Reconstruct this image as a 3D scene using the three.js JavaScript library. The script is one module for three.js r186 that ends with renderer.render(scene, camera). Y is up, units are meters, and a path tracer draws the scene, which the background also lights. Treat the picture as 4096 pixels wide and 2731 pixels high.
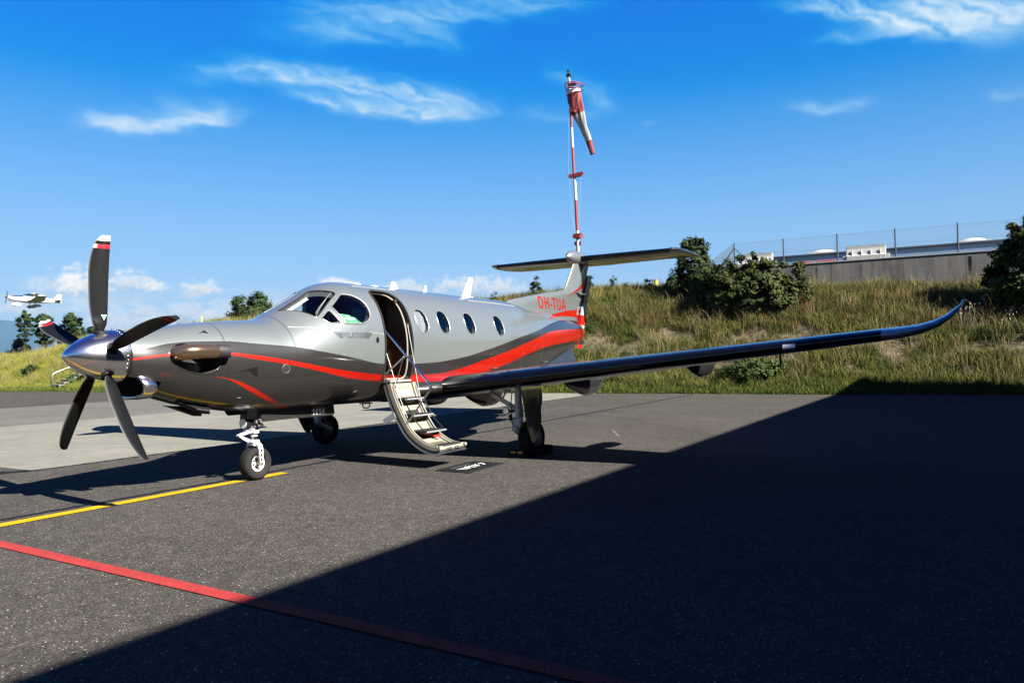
import * as THREE from 'three';
import { mergeGeometries, toCreasedNormals } from 'three/addons/utils/BufferGeometryUtils.js';
import { RoundedBoxGeometry } from 'three/addons/geometries/RoundedBoxGeometry.js';
import { Brush, Evaluator, SUBTRACTION } from 'three-bvh-csg';
import { createNoise2D, createNoise3D } from 'simplex-noise';

// ---------------------------------------------------------------- random numbers
function rng(seed) { let a = seed >>> 0; return () => { a = (a + 0x6D2B79F5) >>> 0; let t = Math.imul(a ^ (a >>> 15), 1 | a); t = (t + Math.imul(t ^ (t >>> 7), 61 | t)) ^ t; return ((t ^ (t >>> 14)) >>> 0) / 4294967296; }; }
const n2 = createNoise2D(rng(11)), n3 = createNoise3D(rng(12));
const fbm2 = (x, y, o = 4) => { let s = 0, a = .5; for (let i = 0; i < o; i++) { s += a * n2(x, y); x = x * 2.03 + 7.1; y = y * 2.03 - 3.7; a *= .5; } return s; };
const fbm3 = (x, y, z, o = 4) => { let s = 0, a = .5; for (let i = 0; i < o; i++) { s += a * n3(x, y, z); x = x * 2.03 + 5.1; y = y * 2.03 - 3.3; z = z * 2.03 + 1.7; a *= .5; } return s; };
const clamp = (v, a = 0, b = 1) => Math.min(b, Math.max(a, v));
const sstep = (a, b, v) => { const t = clamp((v - a) / (b - a)); return t * t * (3 - 2 * t); };
const lerp = (a, b, t) => a + (b - a) * t;
const DEG = Math.PI / 180;

// ---------------------------------------------------------------- camera, sky, sun, exposure
const scene = new THREE.Scene();
const camera = new THREE.PerspectiveCamera(50.16, 1024 / 682, .1, 40000);
const CAM = new THREE.Vector3(-4.146, 1.5464, 8.0041), FWD = new THREE.Vector3(.857813, .023717, -.513414);
camera.position.copy(CAM);
camera.up.set(-.009906, .999512, .029621);
camera.lookAt(CAM.clone().add(FWD));
const EXPO = 5;
const renderer = new THREE.WebGLRenderer({ antialias: true });
renderer.toneMapping = THREE.LinearToneMapping;
renderer.toneMappingExposure = EXPO;
renderer.shadowMap.enabled = true;

const SUN_DIR = new THREE.Vector3(-.19, 1, 1.36).normalize();
const sun = new THREE.DirectionalLight(new THREE.Color(1, .945, .86), 5);
sun.name = 'sun';
sun.position.copy(SUN_DIR).multiplyScalar(120); sun.target.position.set(0, 0, 0);
sun.castShadow = true; sun.shadow.mapSize.set(4096, 4096);
Object.assign(sun.shadow.camera, { left: -70, right: 70, top: 70, bottom: -70, near: 1, far: 300 });
scene.add(sun, sun.target);

// "a:b c:d" -> monotone cubic through the points
function curve(s) {
  const p = s.trim().split(/\s+/).map((q) => q.split(':').map(Number)), xs = p.map((q) => q[0]), ys = p.map((q) => q[1]), n = xs.length, d = [], m = [];
  for (let i = 0; i < n - 1; i++) d[i] = (ys[i + 1] - ys[i]) / (xs[i + 1] - xs[i]);
  m[0] = d[0]; m[n - 1] = d[n - 2];
  for (let i = 1; i < n - 1; i++) { const a = xs[i] - xs[i - 1], b = xs[i + 1] - xs[i], w1 = 2 * b + a, w2 = b + 2 * a; m[i] = d[i - 1] * d[i] <= 0 ? 0 : (w1 + w2) / (w1 / d[i - 1] + w2 / d[i]); }
  return (x) => {
    if (x <= xs[0]) return ys[0]; if (x >= xs[n - 1]) return ys[n - 1];
    let i = 0; while (x > xs[i + 1]) i++;
    const h = xs[i + 1] - xs[i], t = (x - xs[i]) / h, t2 = t * t, t3 = t2 * t;
    return (2 * t3 - 3 * t2 + 1) * ys[i] + (t3 - 2 * t2 + t) * h * m[i] + (-2 * t3 + 3 * t2) * ys[i + 1] + (t3 - t2) * h * m[i + 1];
  };
}
const pts = (s) => s.trim().split(/\s+/).map((q) => q.split(':').map(Number));

// The sky: clear air that pales to the horizon, thin cirrus and a low row of cumulus
const HAZE = 2.4e-5, HAZE_RGB = [.19, .49, 1], HAZE_LIT = HAZE_RGB.map((v) => v * 1.75); // thin blue air, seen only over kilometres; its own glow is taken off the sky behind it
function makeSky() {
  const W = 3072, H = 1536, data = new Float32Array(W * H * 4);
  const lin = (c) => { c /= 255; return (c <= .04045 ? c / 12.92 : ((c + .055) / 1.055) ** 2.4) / EXPO; };
  const R = curve('0:180 3:172 6:160 9:146 12:126 17:84 22:22 27:2 40:0 90:0'), Gc = curve('0:212 3:210 6:206 9:199 12:188 17:166 22:141 27:126 40:84 90:44'), Bc = curve('0:246 3:248 6:249 9:249 12:247 17:241 22:236 27:229 40:184 90:112');
  const streaks = [
    ['-57.5:19.4 -52:20.6 -47:20.8 -43.3:20.4 -36.6:19.7 -32.6:18.9', .8, .50, .25], ['-49.7:20.2 -44.6:19.1 -38.6:18.6 -32.4:18.5', .75, .55, .3],
    ['-62.8:15.8 -59.5:16.2 -55.9:16.7 -51.2:17.7', .62, .5, .25], ['-62:16.9 -60.3:16.3 -58.2:16.3', .4, .34, .2], ['-57.8:18.4 -55:17.8 -51.6:17.4', .6, .26, .3],
    ['-53:23 -43.2:24.9 -33:25.8 -22.7:26.6', 1.5, .36, .5], ['-48.4:22.9 -43.2:24 -36.5:23.9 -33.8:23.2', 1.2, .26, .5], ['-40:27.5 -30:29 -18:29.5', 2.2, .4, .5],
    ['-12.6:25 -6.9:23.6 -2.4:21.7 5.4:19', .95, .62, .3], ['-3.7:23.6 1.2:21.4 6:20.2', 1.3, .68, .35], ['-9:21.8 -4.1:21.3 -.6:21', .5, .3, .3], ['-10:27.5 -2:26 8:23.5', 1.9, .5, .45],
    ['-10.4:17.7 -7.1:17 -3.8:16.8', .4, .34, .25], ['2.2:16 5.6:15.7', .5, .2, .3], ['-28.8:22 -26.2:20.7 -23.5:19.4 -22.6:18.5', .7, .22, .4], ['-31.4:18.6 -26.3:18.2 -23:18.6', .6, .14, .4], ['-20.4:17.45 -19.3:17.4', .2, .18, .3],
  ].map(([s, w, a, f]) => ({ p: pts(s), w, a, f }));
  const cum = pts('-61.5:5.8 -62.2:5.5 -60.9:5.6 -63.6:5.6 -58.6:6 -57.9:5.9 -57:5.7 -54.3:5.6 -53.7:5.7 -54.6:5.2 -44.7:6.1 -43.4:6 -39.2:5.8 -40.2:5.7 -38.2:5.6 -35.8:6 -36.4:5.7 -34.1:5.9 -32.7:5.9 -31.7:5.8 -30.6:5.6 -57.7:4 -54.9:4.1 -53.6:3.7 -61.6:4.2 -59.8:3.5 -65:4.2 -57.1:3.4 -51:5.4 -49.6:5.5 -52:4 -49:3.9');
  const cr = '1.3 .8 .9 .8 1 .8 .6 .8 .75 .6 .8 .55 .9 .7 .7 .8 .6 1 .9 .9 .7 .8 1 .8 .9 1.2 .9 1 .7 .7 1.2 1.4'.split(' ').map(Number), ca = '1 .85 .8 .35 .6 .6 .75 .65 .65 .4 .95 .9 .55 .45 .55 .6 .5 .6 .55 .6 .4 .35 .35 .5 .3 .35 .3 .4 .12 .12 .3 .3'.split(' ').map(Number);
  for (let j = H / 2; j < H; j++) {
    const el = ((j + .5) / H - .5) * 180, ce = Math.cos(el * DEG), y = Math.sin(el * DEG);
    const base = [R(el), Gc(el), Bc(el)];
    for (let i = 0; i < W; i++) {
      const az = ((i + .5) / W - .5) * 360, x = Math.cos(az * DEG) * ce, z = Math.sin(az * DEG) * ce;
      let c = 0, white = [255, 255, 255];
      const near = az > -80 && az < 20 && el < 34;
      if (near) {
        const wx = fbm2(az * .22, el * .5, 3) * 1.1, wy = fbm2(az * .22 + 40, el * .5, 3) * .7;
        for (const s of streaks) {
          let best = 1e9, along = 0, acc = 0, side = 1, across = 0;
          for (let k = 0; k + 1 < s.p.length; k++) {
            const [ax, ay] = s.p[k], [bx, by] = s.p[k + 1], dx = (bx - ax) * .94, dy = by - ay, L = Math.hypot(dx, dy), px = (az + wx * .5 - ax) * .94, py = el + wy * .55 - ay, t = clamp((px * dx + py * dy) / (L * L));
            const ex = px - t * dx, ey = py - t * dy, d = Math.hypot(ex, ey); if (d < best) { best = d; along = acc + t * L; side = ey < 0 ? .55 : 1.3; across = Math.sign(ey) * d; } acc += L;
          }
          const w = s.w * side; if (best > w * 3) continue;
          const end = sstep(0, acc * .35, along) * (1 - sstep(acc * .86, acc, along) * .75), strand = .72 + .62 * fbm2(along * .17 + s.w * 31 + across * .35, across * 1.0 + along * s.f * .5 + wy * .6 + s.w * 7, 3) + .22 * fbm2(along * .3 + s.a * 57 + across * .5, across * 2.6 + along * .3 + wx, 3);
          c = c + (1 - c) * clamp(1.3 * s.a * Math.exp(-((best / w) ** 2)) * end * clamp(strand, 0, 1.25));
        }
      } else if (el < 60) c = clamp((fbm3(x * 3 / (y + .25), 2.1, z * 5 / (y + .25), 4) - .12) * .9) * .5 * sstep(4, 14, el) * (1 - sstep(40, 60, el));
      const east = 1 + .05 * Math.cos((az + 75) * DEG) - .045; let rgb = base.map((b) => b * (east + .005)).map((b, k) => lerp(b, [250, 252, 255][k], c));
      if (el < 9.5) {
        // cumulus: lumpy tops lit from the sun's side, greyer flat bases
        let d = 0, lit = 0;
        const nz = fbm2(az * .75, el * 1.5, 5), nf = fbm2(az * 2.1 + 9, el * 3.4, 4);
        if (near) for (let k = 0; k < cum.length; k++) {
          const dx = (az - cum[k][0]) / (cr[k] * 1.75), dy = (el - cum[k][1] + .25) / (cr[k] * (el > cum[k][1] - .25 ? 1.15 : .55)), q = Math.hypot(dx, dy) - nz * .6 - nf * .35;
          if (q > 1.5) continue;
          const v = Math.min(1, ca[k] * 1.15) * (1 - sstep(.4, .95, q)); d = d + (1 - d) * v; lit = Math.max(lit, v * clamp(.8 + dy * .5 + nf * .7));
        } else { const f = fbm2(az * .16 + 3, el * .55, 4); d = .75 * sstep(.08, .34, f + .12 * nz) * sstep(1.2, 3.5, el) * (1 - sstep(6, 8.5, el)); lit = d * clamp(.6 + nf); }
        const haze = .55 * sstep(0, .5, fbm2(az * .12, el * .9, 4) + .18) * (1 - sstep(3.4, 6.8, el));
        rgb = rgb.map((b, k) => lerp(b, [205, 219, 238][k], haze));
        rgb = rgb.map((b, k) => lerp(b, lerp([150, 183, 222][k], [246, 249, 253][k], clamp(lit / Math.max(d, .01) * 1.05)), clamp(d)));
      }
      const tau = HAZE * Math.min(13500, 760 / Math.max(y, 1e-3)), o = (j * W + i) * 4; for (let k = 0; k < 3; k++) { const t = lin(rgb[k]); data[o + k] = Math.max(t * .12, (t - HAZE_LIT[k] / EXPO * tau) * Math.exp(tau)); } data[o + 3] = 1;
    }
  }
  const g = [.016, .017, .016];
  for (let o = 0; o < W * H * 2; o += 4) { data[o] = g[0]; data[o + 1] = g[1]; data[o + 2] = g[2]; data[o + 3] = 1; }
  const t = new THREE.DataTexture(data, W, H, THREE.RGBAFormat, THREE.FloatType);
  t.mapping = THREE.EquirectangularReflectionMapping; t.magFilter = t.minFilter = THREE.LinearFilter; t.wrapS = THREE.RepeatWrapping; t.needsUpdate = true;
  return t;
}
scene.background = makeSky(); scene.environment = scene.background;

// ---------------------------------------------------------------- building helpers
const used = {};
function numbered(n) { const k = used[n] = (used[n] ?? -1) + 1; return k ? `${n}_${String(k).padStart(3, '0')}` : n; }
function tag(o, label, category, group, kind) { if (label) o.userData.label = label; if (category) o.userData.category = category; if (group) o.userData.group = group; if (kind) o.userData.kind = kind; return o; }
function thing(name, label, category, pos = [0, 0, 0], turn = 0, group) { const o = new THREE.Group(); o.name = numbered(name); o.position.set(...pos); o.rotation.y = turn; scene.add(o); return tag(o, label, category, group); }
function part(name, geo, material, parent, label) {
  const g = Array.isArray(geo) ? M(geo) : geo, m = new THREE.Mesh(g, material);
  m.name = name; m.castShadow = m.receiveShadow = true; (parent ?? scene).add(m); if (!parent || parent === scene) m.name = numbered(name);
  if (label) m.userData.label = label; return m;
}
function parts(name, list, material, parent, label) { return list.map((g) => part(name, g, material, parent, label)); }
function struct(name, geo, material) { const m = part(name, geo, material, scene); m.userData.kind = 'structure'; return m; }
function M(list) {
  const out = list.map((g) => { let q = g.index ? g.toNonIndexed() : g; if (!q.attributes.normal) q.computeVertexNormals(); if (!q.attributes.uv) q.setAttribute('uv', new THREE.BufferAttribute(new Float32Array(q.attributes.position.count * 2), 2)); for (const k of Object.keys(q.attributes)) if (!['position', 'normal', 'uv'].includes(k)) q.deleteAttribute(k); return q; });
  return out.length > 1 ? mergeGeometries(out) : out[0];
}
const V = (a) => new THREE.Vector3(...a);
function box(w, h, d, x = 0, y = 0, z = 0, rx = 0, ry = 0, rz = 0, r = 0) {
  const g = r > 0 ? new RoundedBoxGeometry(w, h, d, 2, Math.min(r, w / 2.1, h / 2.1, d / 2.1)) : new THREE.BoxGeometry(w, h, d);
  return g.applyMatrix4(new THREE.Matrix4().makeRotationFromEuler(new THREE.Euler(rx, ry, rz))).translate(x, y, z);
}
function rod(a, b, r1, r2 = r1, seg = 10, open = false) {
  const A = V(a), B = V(b), L = A.distanceTo(B), g = new THREE.CylinderGeometry(r2, r1, L, seg, 1, open);
  return g.applyQuaternion(new THREE.Quaternion().setFromUnitVectors(new THREE.Vector3(0, 1, 0), B.clone().sub(A).normalize())).translate((A.x + B.x) / 2, (A.y + B.y) / 2, (A.z + B.z) / 2);
}
const tube = (p, r, seg = 40, rs = 8, closed = false) => new THREE.TubeGeometry(new THREE.CatmullRomCurve3(p.map(V), closed, 'centripetal'), seg, r, rs, closed);
function bar(a, b, w, h) { // a square bar from a to b
  const A = V(a), B = V(b), L = A.distanceTo(B);
  return new THREE.BoxGeometry(w, h, L).applyMatrix4(new THREE.Matrix4().lookAt(B, A, new THREE.Vector3(0, 1, .01))).translate((A.x + B.x) / 2, (A.y + B.y) / 2, (A.z + B.z) / 2);
}
// rings of equal length -> skin, smooth across; caps close the ends
function loft(rings, closed = true, caps = true) {
  const n = rings[0].length, pos = [], idx = [];
  for (const r of rings) for (const p of r) pos.push(...p);
  const m = closed ? n : n - 1;
  for (let i = 0; i + 1 < rings.length; i++) for (let j = 0; j < m; j++) { const a = i * n + j, b = i * n + (j + 1) % n, c = a + n, d = b + n; idx.push(a, c, b, b, c, d); }
  if (caps) for (const [i, flip] of [[0, 0], [rings.length - 1, 1]]) {
    const c = pos.length / 3, q = [0, 0, 0], s = c; for (const p of rings[i]) for (let k = 0; k < 3; k++) q[k] += p[k] / n;
    pos.push(...q); for (const p of rings[i]) pos.push(...p);
    for (let j = 0; j < m; j++) { const a = s + 1 + j, b = s + 1 + (j + 1) % n; flip ? idx.push(c, b, a) : idx.push(c, a, b); }
  }
  const g = new THREE.BufferGeometry(); g.setAttribute('position', new THREE.Float32BufferAttribute(pos, 3)); g.setIndex(idx); g.computeVertexNormals(); return g;
}
function flipped(g) { const q = g.clone(); if (q.index) { const a = q.index.array; for (let i = 0; i < a.length; i += 3) { const t = a[i]; a[i] = a[i + 1]; a[i + 1] = t; } } return q; }
function mirrorZ(g) { const q = g.index ? g.toNonIndexed() : g.clone(); for (const k of ['position', 'normal']) { const a = q.attributes[k]; for (let i = 0; i < a.count; i++) a.setZ(i, -a.getZ(i)); } for (const k of Object.keys(q.attributes)) { const a = q.attributes[k], s = a.itemSize, r = a.array; for (let t = 0; t < a.count; t += 3) for (let c = 0; c < s; c++) { const u = (t + 1) * s + c, v = (t + 2) * s + c, w = r[u]; r[u] = r[v]; r[v] = w; } } return q; }
function planarUV(g, fu, fv) { const p = g.attributes.position, uv = new Float32Array(p.count * 2); for (let i = 0; i < p.count; i++) { uv[2 * i] = fu(p.getX(i), p.getY(i), p.getZ(i)); uv[2 * i + 1] = fv(p.getX(i), p.getY(i), p.getZ(i)); } g.setAttribute('uv', new THREE.BufferAttribute(uv, 2)); return g; }

// ---------------------------------------------------------------- materials
const lin = (r, g, b) => new THREE.Color().setRGB(r, g, b);
const matt = (c, roughness = .9, more = {}) => new THREE.MeshPhysicalMaterial({ color: lin(...c), roughness, metalness: 0, specularIntensity: .22, side: THREE.DoubleSide, ...more });
const std = (c, roughness = .6, metalness = 0, more = {}) => new THREE.MeshStandardMaterial({ color: Array.isArray(c) ? lin(...c) : c, roughness, metalness, side: THREE.DoubleSide, ...more });
const phys = (c, roughness, metalness, more = {}) => new THREE.MeshPhysicalMaterial({ color: Array.isArray(c) ? lin(...c) : c, roughness, metalness, side: THREE.DoubleSide, ...more });
function pixelTexture(n, fn, srgb, channels = 3) { // fn(x, y) -> [r, g, b] 0..1
  const d = new Uint8Array(n * n * 4);
  for (let j = 0; j < n; j++) for (let i = 0; i < n; i++) { const c = fn(i, j), o = (j * n + i) * 4; for (let k = 0; k < 3; k++) d[o + k] = clamp(c.length ? c[k] : c) * 255; d[o + 3] = 255; }
  const t = new THREE.DataTexture(d, n, n); t.wrapS = t.wrapT = THREE.RepeatWrapping; t.magFilter = THREE.LinearFilter; t.minFilter = THREE.LinearMipmapLinearFilter; t.generateMipmaps = true; if (srgb) t.colorSpace = THREE.SRGBColorSpace; t.needsUpdate = true; return t;
}
// periodic value noise for tiling textures
function tileNoise(n, cells, seed) {
  const r = rng(seed), v = new Float32Array(cells * cells).map(() => r());
  return (x, y) => { const u = x / n * cells, w = y / n * cells, i = Math.floor(u), j = Math.floor(w), a = u - i, b = w - j, s = a * a * (3 - 2 * a), t = b * b * (3 - 2 * b), g = (p, q) => v[((q % cells + cells) % cells) * cells + (p % cells + cells) % cells]; return lerp(lerp(g(i, j), g(i + 1, j), s), lerp(g(i, j + 1), g(i + 1, j + 1), s), t); };
}
const canvas = (w, h) => { const c = document.createElement('canvas'); c.width = w; c.height = h; return [c, c.getContext('2d')]; };
const canvasTex = (c) => { const t = new THREE.CanvasTexture(c); t.colorSpace = THREE.SRGBColorSpace; t.anisotropy = 8; return t; };
const MAT = {
  black: matt([.008, .008, .0085], .5, { specularIntensity: .4 }), rubber: matt([.011, .011, .0115], .8, { specularIntensity: .3 }), boot: phys([.0016, .0018, .0022], .13, 0, { specularIntensity: .8 }),
  white: phys([.36, .36, .36], .38, 0, { clearcoat: .5, clearcoatRoughness: .15 }), whiteMatt: std([.32, .32, .32], .6), gearWhite: phys([.33, .333, .336], .35, 0, { clearcoat: .4 }), gearGrey: std([.17, .18, .19], .45),
  chrome: std([.82, .83, .85], .12, 1), steel: std([.55, .56, .58], .32, 1), silver: phys([.15, .158, .158], .36, .55, { clearcoat: 1, clearcoatRoughness: .07 }),
  charcoal: phys([.02, .019, .0185], .36, .45, { clearcoat: 1, clearcoatRoughness: .06 }), redPaint: phys([.34, .007, .002], .35, 0, { clearcoat: 1, clearcoatRoughness: .06 }),
  glass: phys([.8, .84, .86], .0, 0, { transmission: 1, thickness: 0, ior: 1.5 }), darkIn: matt([.03, .028, .026], .8), ivory: matt([.17, .158, .13], .5), tread: matt([.016, .0165, .018], .8),
  hole: matt([.003, .003, .003], .95), lens: phys([.75, .78, .8], .08, .3, { clearcoat: 1 }),
};
// ---------------------------------------------------------------- ground, apron, markings
const footX = (z) => 24.75 + .075 * clamp(z, -90, 40) + .35 * n2(z * .09, 3.3) + .1 * n2(z * .7, 8);
const crestH = curve('-200:1.3 -95:1.4 -75:2 -66:2.4 -61:2.5 -58.4:2.7 -54.5:3.15 -51.4:3.8 -47:3.9 -43:4.1 -37:4.45 -29:4.5 -19:4.7 -12:4.85 -8:5.0 -4.5:4.9 1:4.55 3:4.4 6:4.3 10.5:4.05 40:4');
function terrain(x, z) {
  const d = x - footX(z), hc = crestH(z), t = clamp(d / 8);
  if (d < 0) return -.06;
  if (d <= 8) { const p = t * t * (3 - 2 * t) * .45 + t * .55; return .02 + (hc - .02) * p + (t * (1 - t)) * 4 * .16 * fbm2(x * .35, z * .35, 3); }
  const far = z > -40 ? 4.7 : lerp(2.8, 4.7, sstep(-62, -40, z)), q = sstep(8, 40, d), base = lerp(hc, far, q);
  return base - .12 * Math.sin(Math.PI * clamp((d - 8) / 30)) + .1 * fbm2(x * .12, z * .12, 3);
}
const asphaltN = (() => {
  const N = 1024, a = tileNoise(N, 24, 1), b = tileNoise(N, 97, 2), c = tileNoise(N, 256, 3), c2 = tileNoise(N, 420, 31), r = rng(4), hgt = new Float32Array(N * N), tone = new Float32Array(N * N).fill(0), warm = new Float32Array(N * N);
  // chippings: thousands of small stones of differing tone pressed into the binder
  for (let k = 0; k < 36000; k++) {
    const x = r() * N, y = r() * N, rad = 1 + r() * r() * 2.9, sh = r(), v = sh < .06 ? .8 + r() * .9 : sh < .5 ? .06 + r() * .4 : -.08 - r() * .3, w = r() - .5, ax = .6 + r() * .8, R = Math.ceil(rad * 1.4);
    for (let j = -R; j <= R; j++) for (let i = -R; i <= R; i++) { if ((i * ax) ** 2 + (j / ax) ** 2 > rad * rad) continue; const o = ((Math.floor(y + j) + N) % N) * N + (Math.floor(x + i) + N) % N; tone[o] = v; warm[o] = w; hgt[o] = .5 + .4 * r(); }
  }
  return { color: (x, y) => { const o = y * N + x, t = .37 + .07 * (a(x, y) - .5) + .06 * (b(x, y) - .5) + .14 * (c(x, y) - .5) + .08 * (c2(x, y) - .5) + tone[o] * .42, w = warm[o] * .035; return [t * 1.02 + w, t * .985, t * .945 - w]; }, height: (x, y) => hgt[y * N + x] * .6 + .4 * c(x, y), N };
})();
const asphaltMap = pixelTexture(asphaltN.N, asphaltN.color, true), asphaltBump = pixelTexture(asphaltN.N, asphaltN.height, false);
for (const t of [asphaltMap, asphaltBump]) t.repeat.set(1 / 1.9, 1 / 1.9);
const asphalt = matt([.29, .285, .275], .95, { map: asphaltMap, bumpMap: asphaltBump, bumpScale: .004, vertexColors: true });
const concreteMap = pixelTexture(512, ((a, b, c, e) => (x, y) => { const t = .70 + .05 * (a(x, y) - .5) + .05 * (b(x, y) - .5) + .04 * (c(x, y) - .5) + .035 * (e(x, y) - .5); return [t * 1.005, t, t * .955]; })(tileNoise(512, 5, 5), tileNoise(512, 40, 6), tileNoise(512, 180, 7), tileNoise(512, 16, 9)), true);
concreteMap.repeat.set(1 / 6, 1 / 6);
const concrete = matt([.25, .249, .24], .95, { map: concreteMap, vertexColors: true });
// a flat sheet over the rectangle, with soft stains as vertex colours and uv in metres; edge(x) moves the near side
function sheet(x0, x1, z0, z1, y, sx, sz, shade, edge0, edge1) {
  const nx = Math.ceil((x1 - x0) / sx), nz = Math.ceil((z1 - z0) / sz), pos = [], uv = [], col = [], idx = [];
  for (let i = 0; i <= nx; i++) for (let j = 0; j <= nz; j++) {
    const x = lerp(x0, x1, i / nx), za = edge0 ? edge0(x) : z0, zb = edge1 ? edge1(x) : z1, z = lerp(za, zb, j / nz), s = shade(x, z);
    pos.push(x, y, z); uv.push(x, z); col.push(...(s.length ? s : [s, s, s]));
    if (i && j) { const a = (i - 1) * (nz + 1) + j - 1, b = a + 1, c = a + nz + 1, d = c + 1; idx.push(a, b, c, b, d, c); }
  }
  const g = new THREE.BufferGeometry(); g.setAttribute('position', new THREE.Float32BufferAttribute(pos, 3)); g.setAttribute('uv', new THREE.Float32BufferAttribute(uv, 2)); g.setAttribute('color', new THREE.Float32BufferAttribute(col, 3)); g.setIndex(idx); g.computeVertexNormals(); return g;
}
const stain = (x, z) => { const v = 1 + .2 * fbm2(x * .22, z * .3, 4) + .1 * fbm2(x * 1.3, z * 1.9, 3) - .3 * sstep(.42, .6, fbm2(x * 1.1 + 70, z * 1.4, 3)) - .1 * sstep(.2, .6, fbm2(x * .1 + 40, z * .8, 3)); return [v, v, v * (1 - .02 * fbm2(x * .3, z * .3, 2))]; };
struct('apron', sheet(-60, 32, -100, 45, 0, .8, .8, stain), asphalt);
// pale concrete slab beyond the aircraft, its near edge ragged with tar
const slabNear = (x) => -3.93 - .027 * Math.max(0, x - 5) - .012 * (x - 1.6) + .03 * fbm2(x * .9, 1.5, 3);
const slabFar = (x) => -13.75 - .11 * (x - 5.5) * .55;
struct('concrete_apron', sheet(1.58, 24.3, 0, 1, .006, .25, .11, (x, z) => { const v = 1.02 + .10 * fbm2(x * .12, z * .5, 3) + .05 * fbm2(x * .9, z * 2.6, 3); return [v, v * .995, v * .98]; }, slabFar, slabNear), concrete);
struct('grey_concrete_strip', sheet(-3, 24.3, 0, 1, .005, .6, .09, (x, z) => { const v = .62 + .1 * fbm2(x * .08, z * .45, 3); return [v * .99, v, v * 1.01]; }, (x) => -24.2 - .05 * (x - 10), (x) => slabFar(x) - .03), concrete);
// flat painted and tarred strips: a ribbon along a line of points
function ribbon(p, w, y, jag = 0, seed = 1) {
  const r = rng(seed), pos = [], uv = [], idx = [], q = [];
  for (let i = 0; i + 1 < p.length; i++) { const L = Math.hypot(p[i + 1][0] - p[i][0], p[i + 1][1] - p[i][1]), n = Math.max(1, Math.round(L / (jag ? .09 : .5))); for (let k = 0; k < n; k++) q.push([lerp(p[i][0], p[i + 1][0], k / n), lerp(p[i][1], p[i + 1][1], k / n)]); }
  q.push(p[p.length - 1]); let s = 0;
  q.forEach(([x, z], i) => { const a = q[Math.max(0, i - 1)], b = q[Math.min(q.length - 1, i + 1)], dx = b[0] - a[0], dz = b[1] - a[1], L = Math.hypot(dx, dz), nx = -dz / L, nz = dx / L, w1 = w / 2 * (1 + jag * (r() - .5) * 1.5), w2 = w / 2 * (1 + jag * (r() - .5) * 1.5), o = jag ? .02 * fbm2(x * .8, z * .8 + seed, 3) : 0; if (i) s += Math.hypot(x - q[i - 1][0], z - q[i - 1][1]); pos.push(x + nx * (w1 + o), y, z + nz * (w1 + o), x - nx * (w2 - o), y, z - nz * (w2 - o)); uv.push(s, 0, s, w); if (i) idx.push(2 * i - 2, 2 * i - 1, 2 * i, 2 * i, 2 * i - 1, 2 * i + 1); });
  const g = new THREE.BufferGeometry(); g.setAttribute('position', new THREE.Float32BufferAttribute(pos, 3)); g.setAttribute('uv', new THREE.Float32BufferAttribute(uv, 2)); g.setIndex(idx); g.computeVertexNormals();
  if (g.attributes.normal.getY(0) < 0) { const a = g.index.array; for (let i = 0; i < a.length; i += 3) { const t = a[i]; a[i] = a[i + 1]; a[i + 1] = t; } g.computeVertexNormals(); } return g;
}
const paintMap = (base, seed) => { const a = tileNoise(512, 9, seed), b = tileNoise(512, 70, seed + 1), c = tileNoise(512, 230, seed + 2); const t = pixelTexture(512, (x, y) => { const k = 1 + .1 * (a(x, y) - .5) + .16 * (b(x, y) - .5) + .22 * (c(x, y) - .5) - .35 * sstep(.86, .97, c(x, y) * .7 + b(x, y) * .3); return base.map((v) => v * k); }, true); t.repeat.set(1 / 1.2, 1 / 1.2); return t; };
const tar = matt([.007, .007, .0075], .7);
struct('yellow_line', ribbon([[-40, -.075], [3.05, -.09]], .17, .008), matt([.62, .62, .62], .8, { map: paintMap([.74, .59, .03], 21), bumpMap: asphaltBump, bumpScale: .003 }));
struct('red_line', ribbon([[-.93, -3.1], [-.94, 40]], .125, .008), matt([.5, .5, .5], .8, { map: paintMap([.66, .235, .225], 25), bumpMap: asphaltBump, bumpScale: .003 }));
struct('faded_red_line', ribbon([[6, -30.1], [11.5, -29], [16, -28.1], [20, -27.6]], .16, .008), std([.06, .036, .03], .9));
struct('tar_seam', ribbon([[-30, -.42], [-.4, -.37], [2.2, -.32], [3, -.345], [4.9, -.4], [7.5, -.505], [10, -.53], [11.5, -.54], [24, -.63]], .075, .007, .5, 3), tar);
struct('tar_edge', ribbon([...Array(24)].map((_, i) => { const x = 1.58 + i * .985; return [x, slabNear(x)]; }), .045, .0095, 1.1, 5), tar);
struct('tar_smear', M([ribbon([[1.62, -3.98], [1.2, -4.15], [.75, -4.6]], .16, .0072, 1.5, 7), ribbon([[1.5, -4.0], [1.25, -4.4], [1.05, -5]], .05, .0076, 1.2, 8), ribbon([[1.75, -3.9], [1.2, -3.98], [.9, -4.2]], .03, .0081, 1.2, 9)]), tar);
struct('slab_joint', M([ribbon([[-3, slabFar(-3) - .015], [24.3, slabFar(24.3) - .015]], .03, .0098, .6, 9)]), std([.03, .03, .03], .9));
struct('drain_channel', ribbon([[-3, -23.5], [24.3, -24.88]], .2, .0095), std([.008, .008, .009], .7));
struct('paint_scratch', M([ribbon([[9.35, .28], [8.1, .62], [7.1, .75]], .022, .0078, 1, 12), ribbon([[13.2, -2.1], [16.6, -2.35]], .03, .0078, 1, 13), ribbon([[10.1, 1.9], [9, 2.5]], .03, .0078, 1.2, 14)]), std([.085, .083, .08], .9));

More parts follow.
